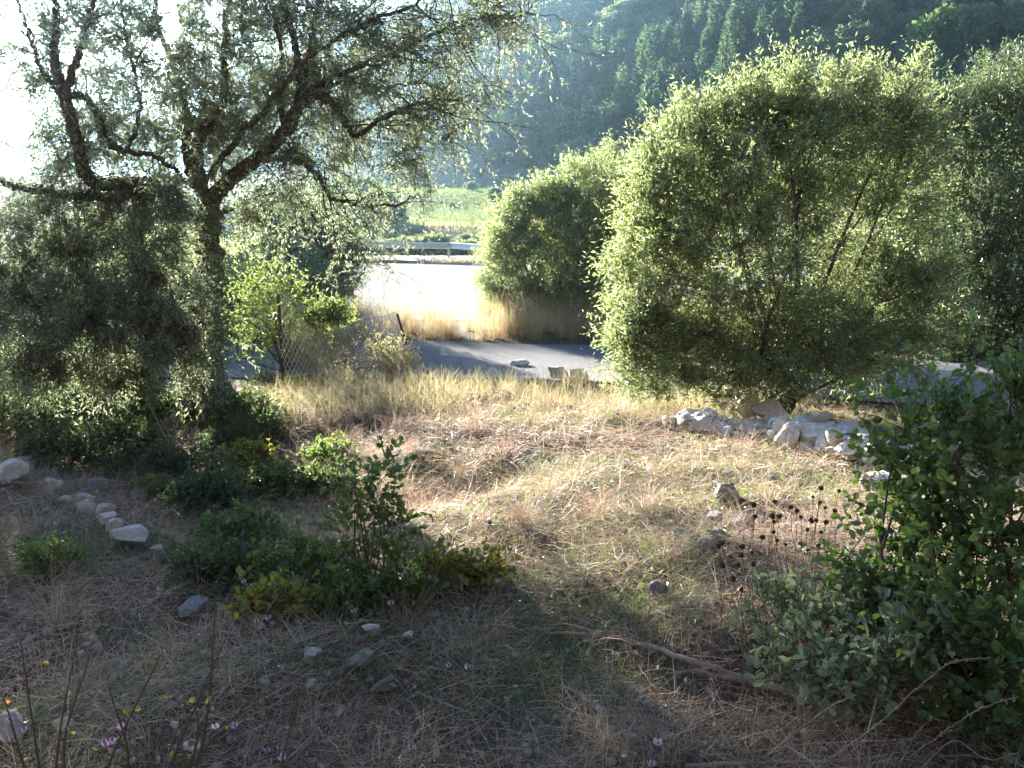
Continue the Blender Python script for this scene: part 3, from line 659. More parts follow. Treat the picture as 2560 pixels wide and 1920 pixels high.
RK('B', [(1175, 440, 150, 110, 'white-streaked stone in the shaded foreground grass'), (1105, 205, 50, 40, 'small white stone above the white-streaked stone', 'stone'), (1370, 255, 100, 90, 'grey stone behind the white-streaked stone'), (1270, 215, 70, 30, 'flat pale stone beside small white flowers'),
         (1920, 730, 100, 90, 'pale stone in the shade below the bright white stone', 'stone'), (1920, 905, 80, 40, 'low white stone nearest below the streaked ones', 'stone'), (40, 1200, 180, 200, 'large pale boulder cut by the picture corner behind the bare bush', 'stone'),
         (370, 1170, 120, 60, 'pale flat stone behind the stems of the bare bush', 'stone'), (1060, 1165, 50, 30, 'white pebble in the dark foreground litter', 'stone_white'), (1170, 1300, 100, 30, 'thin white stone at the lower picture edge', 'stone_white'), (1260, 715, 40, 30, 'white pebble on the dark straw', 'stone_white'),
         (1530, 1340, 110, 50, 'grey stone beside three pink flowers at the lower edge')], 'stone_grey', 'stones in the shaded foreground')
RK('C', [(310, 440, 85, 60, 'brightest white stone, sunlit at the shade edge', 'stone_white'), (330, 480, 90, 36, 'grey stone under the brightest white stone'), (245, 640, 130, 110, 'blue-grey rough stone in the shade beside the sun fleck'), (530, 482, 70, 24, 'thin white stone lying beyond the brightest white stone', 'stone_white'),
         (2065, 210, 120, 90, 'rough grey stone above the fallen branch fork'), (1715, 940, 44, 34, 'white snail-sized pebble near the cut stump', 'stone_white'), (380, 800, 130, 70, 'flat brown stone almost buried in straw')], 'stone_grey', 'stones in the shaded foreground')
RK('M', [(1510, 1010, 70, 60, 'small grey stone in the sunlit centre of the terrace'), (1440, 1160, 60, 70, 'dark stone in front of the small grey centre stone'), (1490, 1220, 44, 54, 'little rounded stone beside the yellow-leaved shrub'), (1830, 1260, 60, 60, 'grey stone in the open straw, nearest the yellow-leaved shrub'), (2060, 1020, 60, 50, 'small stone in the tangle of pale stalks')],
   'stone_grey', 'single stones in the terrace grass')
RK('E', [(920, 1110, 70, 50, 'first grey stone of the broken wall at the terrace end'), (1000, 1118, 60, 46, 'low stone in the broken wall at the terrace end'), (1080, 1105, 80, 76, 'tallest stone of the broken wall at the terrace end'), (1150, 1160, 70, 40, 'stone leaning on the tallest wall stone'), (1290, 1172, 120, 26, 'long flat capping stone of the broken wall'),
         (1370, 1190, 70, 26, 'second flat stone past the capping stone'), (640, 1140, 110, 40, 'half-buried stone near the lime green cushion'), (780, 1140, 70, 40, 'dark stone between twiggy bush and wall'), (1620, 990, 100, 50, 'grassy boulder at the road edge', 'stone'), (1840, 1050, 130, 84, 'dark-faced boulder at the road edge'), (1965, 1065, 100, 84, 'pale rounded boulder at the road edge', 'stone')],
   'stone_grey', 'stones at the far terrace edge')
SZ = lambda q: .74 if 'heaped' in q else .8 if 'curved' in q else .64
RXY = []
for i, (px, py, w, h, mt_, lab, grp) in enumerate(ROCKS):
    p = hit(px, py); s = (p[1] * cP + (CAMZ - p[2]) * sP) / F
    o = bpy.data.objects.new('rock', RM[mt_][i % 7]); col.objects.link(o)
    rx, rzz = w * s * SZ(grp), max(h * s * SZ(grp), .014)
    ry = min(rx, max(rzz * 1.2, rx * .75))
    o.scale = (rx, ry, rzz); o.rotation_euler = (U(-.15, .15), U(-.15, .15), U(-.5, .5))
    o.location = (p[0], p[1] + ry * .4, hz(p[0], p[1] + ry * .4) + rzz * (.95 if 'heaped' in grp else .5) + .012)
    if 'curved' in grp: o.location.z += .03
    RXY.append((p[0], p[1] + ry * .4, max(rx, ry)))
    tag(o, lab, 'rock', grp)

# small angular rubble filling the heap, each stone a rock of its own
hp = np.array([hit((1400 + a / 1.907) / 2.5, (900 + b_ / 1.907) / 2.5)[:2] for a, b_ in ((590, 345), (800, 350), (960, 360), (1120, 400), (1300, 440), (1440, 520), (1620, 580))])
for k_ in range(165):
    u = U(0, 5.99); i = int(u); q = hp[i] + (hp[i + 1] - hp[i]) * (u - i) + rng.normal(size=2) * np.array([.12, .16]) + [0, .1]
    s = .035 + .085 * U() ** 2; o = bpy.data.objects.new('rock', RM['stone'][k_ % 7]); col.objects.link(o)
    o.scale = (s * U(.8, 1.3), s, s * U(.55, .95)); o.rotation_euler = (U(-.5, .5), U(-.5, .5), U(0, 6.28)); o.location = (q[0], q[1], hz(q[0], q[1]) + s * .6 + U(0, .13))
    tag(o, SIDE, 'rock', 'white rocks heaped at the terrace edge'); RXY.append((q[0], q[1], s))

# ------------------------------------------------------------------ guardrail, wire fence, cables
RZ = lambda x, y: hz(x, y)
def rail_mesh(A, B):
    mb = MB(); prof = np.array([(.0, -.155), (.05, -.13), (.05, -.085), (.0, -.04), (.0, .04), (.05, .085), (.05, .13), (.0, .155)])
    d = nrm(B - A); s = nrm(np.cross(d, [0, 0, 1])); n = 8
    pts = A + (B - A) * np.linspace(0, 1, n)[:, None]
    out = []
    for th in (0., .006):
        out.append(pts[:, None] + s * (prof[:, 0] + th)[None, :, None] + np.array([0, 0, 1]) * prof[:, 1][None, :, None])
    V = np.concatenate([q.reshape(-1, 3) for q in out]); k = 8; F_ = []
    for o_ in (0, n * k):
        i = o_ + np.arange(n - 1)[:, None] * k + np.arange(k - 1)[None]
        F_.append(np.stack([i, i + 1, i + k + 1, i + k], -1).reshape(-1, 4))
    for e in (0, k - 1):
        i = np.arange(n - 1) * k + e; F_.append(np.stack([i, i + k, i + k + n * k, i + n * k], -1))
    mb.add(V, *F_); return mb
pa, pb, pc = at(300, 254.5, 43.5), at(450, 246.3, 41.5), at(505, 256.5, 37.5)
pa[2] = pb[2] = pc[2] = -.28
gr = empty('guardrail', (pb[0], pb[1], RZ(pb[0], pb[1])), 'galvanised steel crash barrier bent at a post beside the upper road', 'guardrail')
rail_mesh(pa, pb).build('rail', M['zinc'], gr, gr.location); rail_mesh(pb + [.04, -.06, .02], pc).build('rail', M['zinc'], gr, gr.location)
def box(mb, c, sx, sy, sz):
    v = np.array([(a, b_, c_) for a in (-1, 1) for b_ in (-1, 1) for c_ in (-1, 1)]) * np.array([sx, sy, sz]) / 2 + c
    mb.add(v, np.array([[0, 1, 3, 2], [4, 6, 7, 5], [0, 4, 5, 1], [2, 3, 7, 6], [0, 2, 6, 4], [1, 5, 7, 3]]))
for A, B, tt in ((pa, pb, .1), (pa, pb, .42), (pa, pb, .72), (pa, pb, .985), (pb, pc, .45), (pb, pc, .95)):
    q = A + (B - A) * tt + np.array([0, .12, 0]); zb = RZ(q[0], q[1]) - .1; mb = MB()
    H = -.16 - zb
    box(mb, np.array([q[0], q[1], zb + H / 2]), .012, .10, H); box(mb, np.array([q[0] + .035, q[1] - .052, zb + H / 2]), .08, .008, H); box(mb, np.array([q[0] + .035, q[1] + .052, zb + H / 2]), .08, .008, H)
    mb.build('post', M['zinc'], gr, gr.location)

p0 = hit(411, 362); p0t = at(397, 314, p0[1] + .1); q0 = hit(281, 348); q0 = np.array([at(281, 350, 12.0)[0], 12.0, 0]); q0[2] = hz(q0[0], 12.0); q0t = at(278, 294, 12.05)
wf = empty('wire_fence', p0, 'sagging chain-link fence strung on two rusty posts above the lower road', 'fence')
for f, t_ in ((p0, p0t), (q0, q0t)):
    mb = MB(); c = curve([f - [0, 0, .15], f + (t_ - f) * .5, t_], 8); tubes(mb, c, .02, 4, cap=True); tubes(mb, c + [.012, .012, 0], .012, 4, cap=True); mb.build('post', M['rust'], wf, p0)
mb = MB(); nx, nzz, pitch = 64, 16, .085
Lf = np.linalg.norm((p0t - q0t)[:2])
def net(u, v):
    u = np.clip(u, 0, 1); top = q0t + (p0t - q0t) * u[:, None]; bot = q0 + (p0 - q0) * u[:, None]
    sag = 4 * u * (1 - u)
    P = bot + (top - bot) * (v * (1 - .2 * sag) + .04)[:, None]; P[:, 1] -= .12 * sag * np.sin(v * 3) + .03 * np.sin(u * 21 + v * 4)
    P[:, 2] -= .05 * sag * np.sin(u * 13) ** 2 * v
    return P
for sgn in (1, -1):
    for k_ in np.arange(-16, 66):
        v = np.linspace(0, 1, 14); u = (k_ * pitch + (v if sgn > 0 else 1 - v) * .75) / Lf
        ok = (u >= 0) & (u <= 1)
        if ok.sum() > 2: tubes(mb, net(u[ok], v[ok]), .0055, 3)
for v0 in (0., 1.): tubes(mb, net(np.linspace(0, 1, 40), np.full(40, v0)), .007, 3)
mb.build('netting', M['wire'], wf, p0)

for k_, (z0, lab) in enumerate(((-1.55, 'lowest overhead cable crossing below the green field'), (-1.05, 'middle overhead cable crossing below the green field'), (-.62, 'highest overhead cable crossing below the green field'))):
    mb = MB(); x = np.linspace(-40, 40, 40)
    tubes(mb, np.stack([x, 62 - .02 * x, z0 + .0009 * x ** 2 + .012 * x], -1), .02, 5)
    tag(mb.build('cable', M['cable']), lab, 'cable', 'overhead cables below the field')

# ------------------------------------------------------------------ fallen branch, sticks, stump, canes
def gpath(pts, h):
    return np.array([hit(x_ / 2.16, y_ / 2.16, hh) for (x_, y_), hh in zip(pts, np.broadcast_to(h, (len(pts),)))])
c = curve(gpath([(1890, 1560), (1800, 1530), (1700, 1495), (1612, 1468), (1500, 1430), (1400, 1395), (1300, 1372), (1180, 1368)], [.03, .05, .05, .06, .06, .05, .04, .03]), 50)
fb = empty('fallen_branch', c[20], 'long dark forked dead branch lying across the dry grass', 'branch')
mb = MB(); tubes(mb, c + rng.normal(size=c.shape) * .003, np.linspace(.020, .006, 50), 8, cap=True); mb.build('limb', M['dead'], fb, c[20], True)
mb = MB(); e = curve(gpath([(1610, 1470), (1560, 1462), (1500, 1450), (1440, 1455)], [.06, .05, .04, .02]), 20); tubes(mb, e, np.linspace(.013, .004, 20), 7); mb.build('limb', M['dead'], fb, c[20], True)
mb = MB(); e = curve(gpath([(1300, 1372), (1230, 1350), (1180, 1352)], [.04, .05, .04]), 14); tubes(mb, e, np.linspace(.007, .003, 14), 6); mb.build('limb', M['dead'], fb, c[20], True)
STK = [([(1480, 1655), (1620, 1648), (1780, 1645), (1930, 1632)], .05, .007, 'dead', 'straight pale pole lying along the lower picture edge'),
       ([(1695, 1610), (1730, 1630), (1770, 1662)], .08, .0042, 'cane', 'short bleached white stick above the pale pole'),
       ([(1790, 1640), (1900, 1560), (1990, 1480), (2060, 1430), (2140, 1420)], [.1, .25, .4, .5, .5], .0022, 'dead', 'long arching thorny cane in front of the oak bush'),
       ([(1960, 1640), (2040, 1580), (2120, 1530), (2200, 1505)], [.1, .2, .3, .35], .002, 'dead', 'lower arching thorny cane in front of the oak bush'),
       ([(1650, 1640), (1720, 1580), (1790, 1530), (1850, 1500)], [.03, .1, .15, .2], .003, 'dead', 'thin grey twig crossing in front of the sage'),
       ([(900, 1495), (960, 1520), (1030, 1545), (1050, 1560)], .05, .0035, 'cane', 'pale kinked twig in the foreground straw'),
       ([(920, 1630), (1000, 1590), (1080, 1545)], .05, .003, 'cane', 'thin straight pale stalk slanting across the foreground straw'),
       ([(1900, 1480), (1880, 1560), (1850, 1640)], [.2, .15, .05], .003, 'dead', 'dark upright twig under the oak bush'),
       ([(1990, 1659), (2060, 1600), (2130, 1640), (2200, 1625)], [.08, .12, .1, .12], .003, 'dead', 'knobbly pale twig at the corner below the oak bush'),
       ([(500, 1470), (460, 1520), (400, 1600), (350, 1650)], [.25, .2, .15, .05], .003, 'dead', 'long slender twig rising beside the bare bush')]
for pts, h, r, mm, lab in STK:
    c = curve(gpath(pts, h), 26); c[1:-1] += rng.normal(size=(24, 3)) * .0012
    mb = MB(); tubes(mb, c, np.linspace(r, r * .5, 26), 6, cap=True)
    if 'thorny' in lab:
        i = rng.integers(1, 25, 26); leaves(mb, c[i], runit(26), runit(26), .014, .005)
    tag(mb.build('dead_stick', M[mm], smooth=True), lab, 'stick')
g = hit(1356 / 2.16, 1645 / 2.16)
mb = MB(); tubes(mb, np.array([g - [0, 0, .05], g + [.004, 0, .05], g + [.01, 0, .095]]), [.017, .015, .014], 9, cap=True)
tag(mb.build('cut_stump', M['dead'], origin=g), 'small cut sapling stump sticking up from the foreground straw', 'stump')

# ------------------------------------------------------------------ cyclamen flowers
CY = [('B', 1570, 150, 'pink', 'single mauve cyclamen by the tiny yellow-flecked shrub', None), ('B', 1760, 90, 'pink', 'small mauve cyclamen at the foot of the dark bramble', None), ('B', 1155, 112, 'white_petal', 'white cyclamen above the grey stones', None), ('B', 1240, 155, 'white_petal', 'second white cyclamen, beside the grey stones', None),
      ('B', 1500, 265, 'white_petal', 'pale cyclamen next to the grey foreground stone', None), ('B', 1555, 290, 'white_petal', 'palest small cyclamen in the shade', None), ('B', 1645, 490, 'pink', None, 'bunch of cyclamen in the shade'), ('B', 1678, 520, 'pink', None, 'bunch of cyclamen in the shade'), ('B', 1575, 510, 'pink', None, 'bunch of cyclamen in the shade'),
      ('B', 1655, 480, 'pink', None, 'bunch of cyclamen in the shade'), ('B', 1600, 548, 'pink', None, 'bunch of cyclamen in the shade'), ('B', 2135, 395, 'pink', 'cyclamen at the dark shrub foot, first of three in a row', None), ('B', 2195, 380, 'pink', 'cyclamen at the dark shrub foot, second of three in a row', None), ('B', 2175, 450, 'pink', 'lowest cyclamen of the three at the dark shrub foot', None),
      ('B', 150, 1180, 'pink', 'mauve cyclamen beside the corner boulder', None), ('B', 60, 1120, 'pink', 'mauve cyclamen on top of the corner boulder', None), ('B', 695, 1250, 'pink', 'larger of two cyclamen below the bare bush', None), ('B', 652, 1268, 'pink', 'smaller of two cyclamen below the bare bush', None), ('B', 745, 1165, 'pink', 'faint cyclamen between bare bush stems', None),
      ('B', 1645, 1305, 'pink', None, 'three cyclamen at the lower picture edge'), ('B', 1720, 1285, 'pink', None, 'three cyclamen at the lower picture edge'), ('B', 1735, 1355, 'pink', None, 'three cyclamen at the lower picture edge'), ('B', 1325, 1160, 'white_petal', 'pale cyclamen beside the white pebble', None), ('B', 1440, 1158, 'pink', 'pale pink cyclamen beyond the white pebble', None),
      ('C', 170, 272, 'pink', None, 'cyclamen by the bright white stone'), ('C', 225, 262, 'pink', None, 'cyclamen by the bright white stone'), ('C', 435, 278, 'pink', 'cyclamen hanging from an arched stalk', None), ('C', 1095, 138, 'pink', 'bright mauve cyclamen on the sunlit side of the yellow shrub', None), ('C', 635, 125, 'pink', None, 'cyclamen under the yellow shrub'),
      ('C', 685, 115, 'pink', None, 'cyclamen under the yellow shrub'), ('C', 650, 25, 'pink', 'pink cyclamen between the oak sapling and yellow shrub', None), ('C', 790, 660, 'pink', 'lone pink cyclamen in the foreground straw', None), ('C', 905, 668, 'white_petal', 'white cyclamen next to the lone pink one', None), ('C', 2075, 1135, 'white_petal', 'wide open pale pink cyclamen near the cut stump', None), ('C', 2035, 1270, 'pink', 'mauve cyclamen at the very lower edge by the stump', None),
      ('3', 350, 383, 'pink', None, 'cyclamen in the middle of the terrace'), ('3', 320, 483, 'pink', None, 'cyclamen in the middle of the terrace'), ('3', 352, 490, 'pink', None, 'cyclamen in the middle of the terrace'), ('3', 690, 662, 'pink', 'pale cyclamen beside the lone grey-white block', None), ('3', 1548, 680, 'pink', 'mauve cyclamen below the oak bush leaves', None),
      ('M', 1390, 340, 'pink', 'cluster-topped cyclamen on the straw mound', None), ('M', 1000, 220, 'pink', 'cyclamen against the broken wall', None), ('L', 60, 755, 'pink', 'cyclamen on the edging block at the picture edge', None)]
for z, zx, zy, mm, lab, grp in CY:
    off, s_ = {'3': ((1400, 900), 1.907), 'L': ((0, 900), 2.458), 'B': ((0, 1350), 2.458), 'C': ((800, 1400), 2.458), 'M': ((700, 900), 2.765)}[z]
    p = hit((off[0] + zx / s_) / 2.5, (off[1] + zy / s_) / 2.5, U(.07, .12))
    f = np.array([p[0] + U(-.02, .02), p[1] + U(-.02, .02), 0]); f[2] = hz(f[0], f[1])
    r = empty('cyclamen', f, lab or ('one of the ' + grp), 'flower', grp)
    mb = MB(); tubes(mb, curve([f, f + (p - f) * .6, p + [0, 0, .012], p + [.006, -.004, .004]], 8), .0016, 4); mb.build('stem', M['stalk'], r, f, True)
    mb = MB(); th = np.arange(5) / 5 * 2 * np.pi + U(0, 1); wide = 1.6 if 'wide' in (lab or '') else 1.
    D = np.stack([np.cos(th) * .55 * wide, np.sin(th) * .55 * wide, np.full(5, .9)], 1); Nn = np.stack([np.cos(th), np.sin(th), np.zeros(5)], 1)
    leaves(mb, np.repeat(p[None], 5, 0) + .003 * Nn, D, Nn + rng.normal(size=(5, 3)) * .3, (.019 * U(.75, 1.2)) * (1 + .3 * (wide > 1)), .009 * (1 + .4 * (wide > 1)), 'oval'); mb.build('petal', M[mm], r, f)

# ------------------------------------------------------------------ grass and litter
def blades(mb, P, L, w, e0, bend, az=None, k=4):
    n = len(P); az = U(0, 2 * np.pi, n) if az is None else az
    s = np.linspace(0, 1, k); e = e0[:, None] - bend[:, None] * s[None]
    az2 = az[:, None] + rng.normal(size=(n, 1)) * .5 * s[None]
    step = L[:, None] / (k - 1)
    d = np.stack([np.cos(e) * np.cos(az2), np.cos(e) * np.sin(az2), np.sin(e)], -1) * step[..., None]
    Q = P[:, None] + np.concatenate([np.zeros((n, 1, 3)), np.cumsum(d[:, :-1], 1)], 1)
    roll = U(0, 2 * np.pi, n)
    S = np.stack([-np.sin(az) * np.cos(roll), np.cos(az) * np.cos(roll), np.sin(roll)], -1)
    W = (w[:, None] * (1 - .8 * s[None]))[..., None] * .5
    V = np.stack([Q - S[:, None] * W, Q + S[:, None] * W], 2).reshape(-1, 3)
    i = np.arange(n)[:, None] * 2 * k + np.arange(k - 1)[None] * 2
    mb.add(V, np.stack([i, i + 1, i + 3, i + 2], -1).reshape(-1, 4))

RXY = np.array(RXY)
def clear(x, y):
    ok = np.ones(len(x), bool)
    for a_, b_, r_ in RXY: ok &= ((x - a_) ** 2 + (y - b_) ** 2 > (r_ * .78) ** 2) | (r_ < .04)
    return ok

def scatter(n, y0, y1, pw=1.25, xr=None):
    y = y0 + (y1 - y0) * U(0, 1, n) ** pw
    x = U(-1, 1, n) * (.68 * y + .45) if xr is None else U(xr[0], xr[1], n)
    return x, y
R_ = math.radians
g_ = MB()
x, y = scatter(112000, 1.25, 11.2)
keep = (wob(x, y, .8) + .7 * wob(x + 31, y, 1.9) + U(-.7, .7, len(x)) > -.42) & clear(x, y); x, y = x[keep], y[keep]; n = len(x)
P = np.stack([x, y, hgt(x, y) + U(0, .05, n)], -1); wf_ = .6 + .13 * y
blades(g_, P, U(.03, .2, n) * (1 + .04 * y), U(.0012, .0042, n) * wf_, U(R_(-8), R_(32), n), U(R_(-15), R_(40), n))
x, y = scatter(26000, 1.25, 11.2); ok = clear(x, y); x, y = x[ok], y[ok]; n = len(x)
P = np.stack([x, y, hgt(x, y)], -1)
blades(g_, P, U(.08, .30, n), U(.0012, .0026, n) * (.6 + .13 * y), U(R_(40), R_(85), n), U(R_(10), R_(70), n))
x, y = scatter(3600, 1.3, 9.5); n = len(x)
blades(g_, np.stack([x, y, hgt(x, y) + U(.01, .06, n)], -1), U(.2, .5, n), U(.0014, .003, n) * (.6 + .08 * y), U(R_(-4), R_(40), n), U(R_(-10), R_(50), n), k=6)
# dry tufts
cx, cy = scatter(150, 1.4, 10.5); 
for a_, b_ in zip(cx, cy):
    n = 110; r = np.abs(rng.normal(size=n)) * .07; th = U(0, 6.28, n)
    x, y = a_ + r * np.cos(th), b_ + r * np.sin(th)
    blades(g_, np.stack([x, y, hgt(x, y)], -1), U(.12, .34, n), U(.0012, .0026, n) * (.6 + .13 * b_), U(R_(45), R_(85), n), U(R_(20), R_(90), n), th + rng.normal(size=n) * .4)
tag(g_.build('dry_grass', M['straw']), 'tangled dry straw-coloured grass over the whole terrace', 'grass', kind='stuff')
g_ = MB()
x, y = scatter(90000, 1.4, 11.2)
keep = (wob(x + 20, y, .55) + .25 * np.clip(x, -1, 2) + U(-.5, .5, len(x)) > .12); x, y = x[keep], y[keep]; n = len(x)
blades(g_, np.stack([x, y, hgt(x, y)], -1), U(.04, .13, n), U(.002, .004, n) * (.6 + .13 * y), U(R_(35), R_(80), n), U(R_(10), R_(70), n))
tag(g_.build('green_grass', M['grass']), 'short fresh green grass sprouting through the dry straw', 'grass', kind='stuff')
g_ = MB()
x, y = scatter(15000, 8.6, 11.8, 1., (-2.9, 2.6)); t = np.interp(x, [-4, 0, 1, 2, 3], [10.4, 9.9, 8.9, 7.75, 6.6])
keep = (wob(x + 3, y, .5) + U(-.6, .6, len(x)) > -.35) & (y > t - 1.6); x, y = x[keep], y[keep]; n = len(x)
blades(g_, np.stack([x, y, hgt(x, y)], -1), U(.14, .42, n), U(.003, .006, n), U(R_(45), R_(88), n), U(R_(5), R_(60), n))
tag(g_.build('tall_grass', M['gold_green']), 'taller half-dry yellow-green grass along the far terrace edge', 'grass', kind='stuff')
g_ = MB()
for _ in range(88):
    a_ = U(-4.8, 4.6); b_ = float(road_far(a_)) + .35 + abs(rng.normal()) * 1.0
    n = 190; r = np.abs(rng.normal(size=n)) * .14; th = U(0, 6.28, n); x, y = a_ + r * np.cos(th), b_ + r * np.sin(th)
    y = np.maximum(y, road_far(x) + .1); hh = U(.45, 1.12)
    blades(g_, np.stack([x, y, hgt(x, y)], -1), U(.5, 1.1, n) * hh, U(.004, .009, n), U(R_(60), R_(88), n), U(R_(5), R_(55), n), th + rng.normal(size=n) * .5)
n = 420; x = U(-4.8, 4.6, n); y = road_far(x) + .2 + np.abs(rng.normal(size=n)) * 1.2
blades(g_, np.stack([x, y, hgt(x, y)], -1), U(.6, 1.35, n), U(.006, .012, n), U(R_(62), R_(89), n), U(R_(5), R_(40), n), k=6)
tag(g_.build('roadside_grass', M['gold']), 'tall golden dry grass between the two stretches of road', 'grass', kind='stuff')
g_ = MB()
for _ in range(60):
    a_ = U(-9, 5); b_ = 40.0 - .012 * (a_ + 2) ** 2 + U(-.15, .2)
    n = 60; r = np.abs(rng.normal(size=n)) * .2; th = U(0, 6.28, n); x, y = a_ + r * np.cos(th), b_ + r * np.sin(th) * .5
    blades(g_, np.stack([x, y, hgt(x, y)], -1), U(.2, .6, n) * U(.5, 1), U(.012, .02, n), U(R_(60), R_(88), n), U(R_(5), R_(55), n), th)
tag(g_.build('verge_grass', M['gold_green']), 'weedy green grass fringe at the foot of the crash barrier', 'grass', kind='stuff')
g_ = MB(); n = 60000
tx, ty = U(0, 1, n), U(0, 1, n); x = -40 + 38.8 * tx - ty
a_ = np.interp(x, fld_x, fld_a); b_ = np.interp(x, fld_x, fld_b); y = a_ + (b_ - a_) * ty
blades(g_, np.stack([x, y, hgt(x, y) + .1], -1), U(.15, .4, n), U(.05, .10, n), U(R_(50), R_(88), n), U(0, R_(40), n), k=3)
tag(g_.build('meadow_grass', M['gold_green_far']), 'short pale green meadow grass on the far field', 'grass', kind='stuff')
g_ = MB(); n = 22000; x, y = U(-24, 10, n), U(54, 77.5, n)
blades(g_, np.stack([x, y, hgt(x, y)], -1), U(.25, .75, n) * (.7 + .3 * wob(x, y, .15)), U(.03, .06, n), U(R_(55), R_(88), n), U(0, R_(40), n), k=3)
tag(g_.build('slope_grass', M['gold_green']), 'rough weedy grass on the slope between the crash barrier and the field', 'grass', kind='stuff')
ml = MB(); x, y = scatter(5200, 1.3, 9.5); n = len(x)
N_ = nrm(rng.normal(size=(n, 3)) * .5 + [0, 0, 1]); D = nrm(np.cross(N_, runit(n)))
leaves(ml, np.stack([x, y, hgt(x, y) + U(.01, .07, n)], -1), D, N_, U(.018, .042, n), U(.012, .024, n), 'oval')
tag(ml.build('leaf_litter', M['litter']), 'scattered brown fallen leaves among the dry grass', 'leaf litter', kind='stuff')
x, y = scatter(30000, 1.4, 10.5); keep = wob(x + 50, y, .9) + .6 * wob(x, y + 40, 2.3) + U(-.3, .3, len(x)) > 1.0; x, y = x[keep], y[keep]; n = len(x)
ml = MB(); N_ = nrm(rng.normal(size=(n, 3)) * .6 + [0, -.2, 1]); D = nrm(np.cross(N_, runit(n)))
leaves(ml, np.stack([x, y, hgt(x, y) + U(.02, .08, n)], -1), D, N_, U(.014, .03, n), U(.010, .02, n), 'oval')
tag(ml.build('weeds', M['oak']), 'small leafy ground weeds creeping through the dry grass', 'weeds', kind='stuff')
bm = bmesh.new(); bmesh.ops.create_icosphere(bm, subdivisions=1, radius=1)
v0_ = np.array([q.co for q in bm.verts]); f0_ = np.array([[w_.index for w_ in q.verts] for q in bm.faces]); bm.free()
x, y = scatter(1500, 1.3, 9.5); pb_ = MB()
for a_, b_ in zip(x, y):
    s = U(.005, .018) * (1 + .05 * b_); pb_.add(v0_ * s * U(.5, 1.2, (1, 3)) * (1 + U(-.25, .25, (len(v0_), 1))) + [a_, b_, hz(a_, b_) + s * .4], f0_)
tag(pb_.build('pebbles', M['stone_grey']), 'loose pebbles and clods on the dry ground', 'pebbles', kind='stuff')
for px, py, mm, lab in ((162, 695, 'yellow', 'bright yellow heart-shaped fallen leaf in the shaded foreground'), (125, 707, 'yellow', 'dull yellow upright leaf near the bare bush'), (227, 451, 'orange', 'bright orange leaf in the shaded hollow'), (310, 495, 'orange', 'orange leaf beside the oak sapling')):
    p = hit(px, py, .06); ml = MB(); leaves(ml, p[None], np.array([[.3, .1, -.9]]), np.array([[0., -1, .2]]), .026 * p[1] / 2.1, .024 * p[1] / 2.1, 'oval')
    tag(ml.build('fallen_leaf', M[mm], origin=p), lab, 'leaf')

# ------------------------------------------------------------------ far trees
def round_proto(i, lm):
    r = np.random.default_rng(300 + i); mb = MB()
    ells = [((0, 0, 3.2), (2.4, 2.4, 1.9))] + [((r.uniform(-1.7, 1.7), r.uniform(-1.7, 1.7), r.uniform(2.4, 4.6)), np.array((1, 1, .85)) * r.uniform(1.0, 1.6)) for _ in range(7)]
    P, O = crown_pts(ells, 1500, .62, 1.03, up=.25, lump=.2)
    leaves(mb, P, O + rng.normal(size=P.shape) * .8, O + rng.normal(size=P.shape) * .7, U(.3, .62, 1500), U(.22, .42, 1500))
    P, O = crown_pts(ells, 260, .1, .6); leaves(mb, P, runit(260), runit(260), 1.0, .9)
    tubes(mb, np.array([[0, 0, -.6], [.1, 0, 1.2], [0, .1, 3]]), [.28, .2, .1], 6, mat=1)
    return mb.mesh('far_tree', [M[lm], M['bark']])
def conifer_proto(i, lm, H, R):
    r = np.random.default_rng(400 + i); mb = MB(); n = 1300
    z = (1 - np.sqrt(U(0, 1, n))) * .96 + .04; th = U(0, 6.28, n)
    rr = R * (1 - z) ** .75 * (1 + .28 * np.sin(th * 3 + z * 17 + i) + .15 * np.sin(th * 5 - z * 31)) * np.sqrt(U(.3, 1, n))
    P = np.stack([rr * np.cos(th), rr * np.sin(th), z * H], 1); D = np.stack([np.cos(th), np.sin(th), np.full(n, .55)], 1)
    leaves(mb, P, D + rng.normal(size=P.shape) * .35, rng.normal(size=P.shape) + [0, 0, .6], U(.45, .9, n), U(.2, .38, n))
    tubes(mb, np.array([[0, 0, -.6], [0, 0, H * .5], [0, 0, H * .97]]), [.22, .14, .03], 6, mat=1)
    return mb.mesh('far_conifer', [M[lm], M['bark']])
RP = [round_proto(i, 'far_round') for i in range(6)]
CP = [conifer_proto(i, 'far_dark', h, r) for i, (h, r) in enumerate([(8.5, 1.5), (10, 1.8), (9, 1.1), (7.5, 1.7)])]
LP = [round_proto(9, 'far_light'), conifer_proto(9, 'far_light', 9.5, 2.3)]
def in_stand(px, py):
    return (py < 160 - .02 * (px - 480)) & (py > 20 + .0 * px) & (px > 430) & (px < 800) & (py > 95 - .30 * (px - 470)) | ((px > 880) & (px < 945) & (py < 70))
cand = []
cell = {}
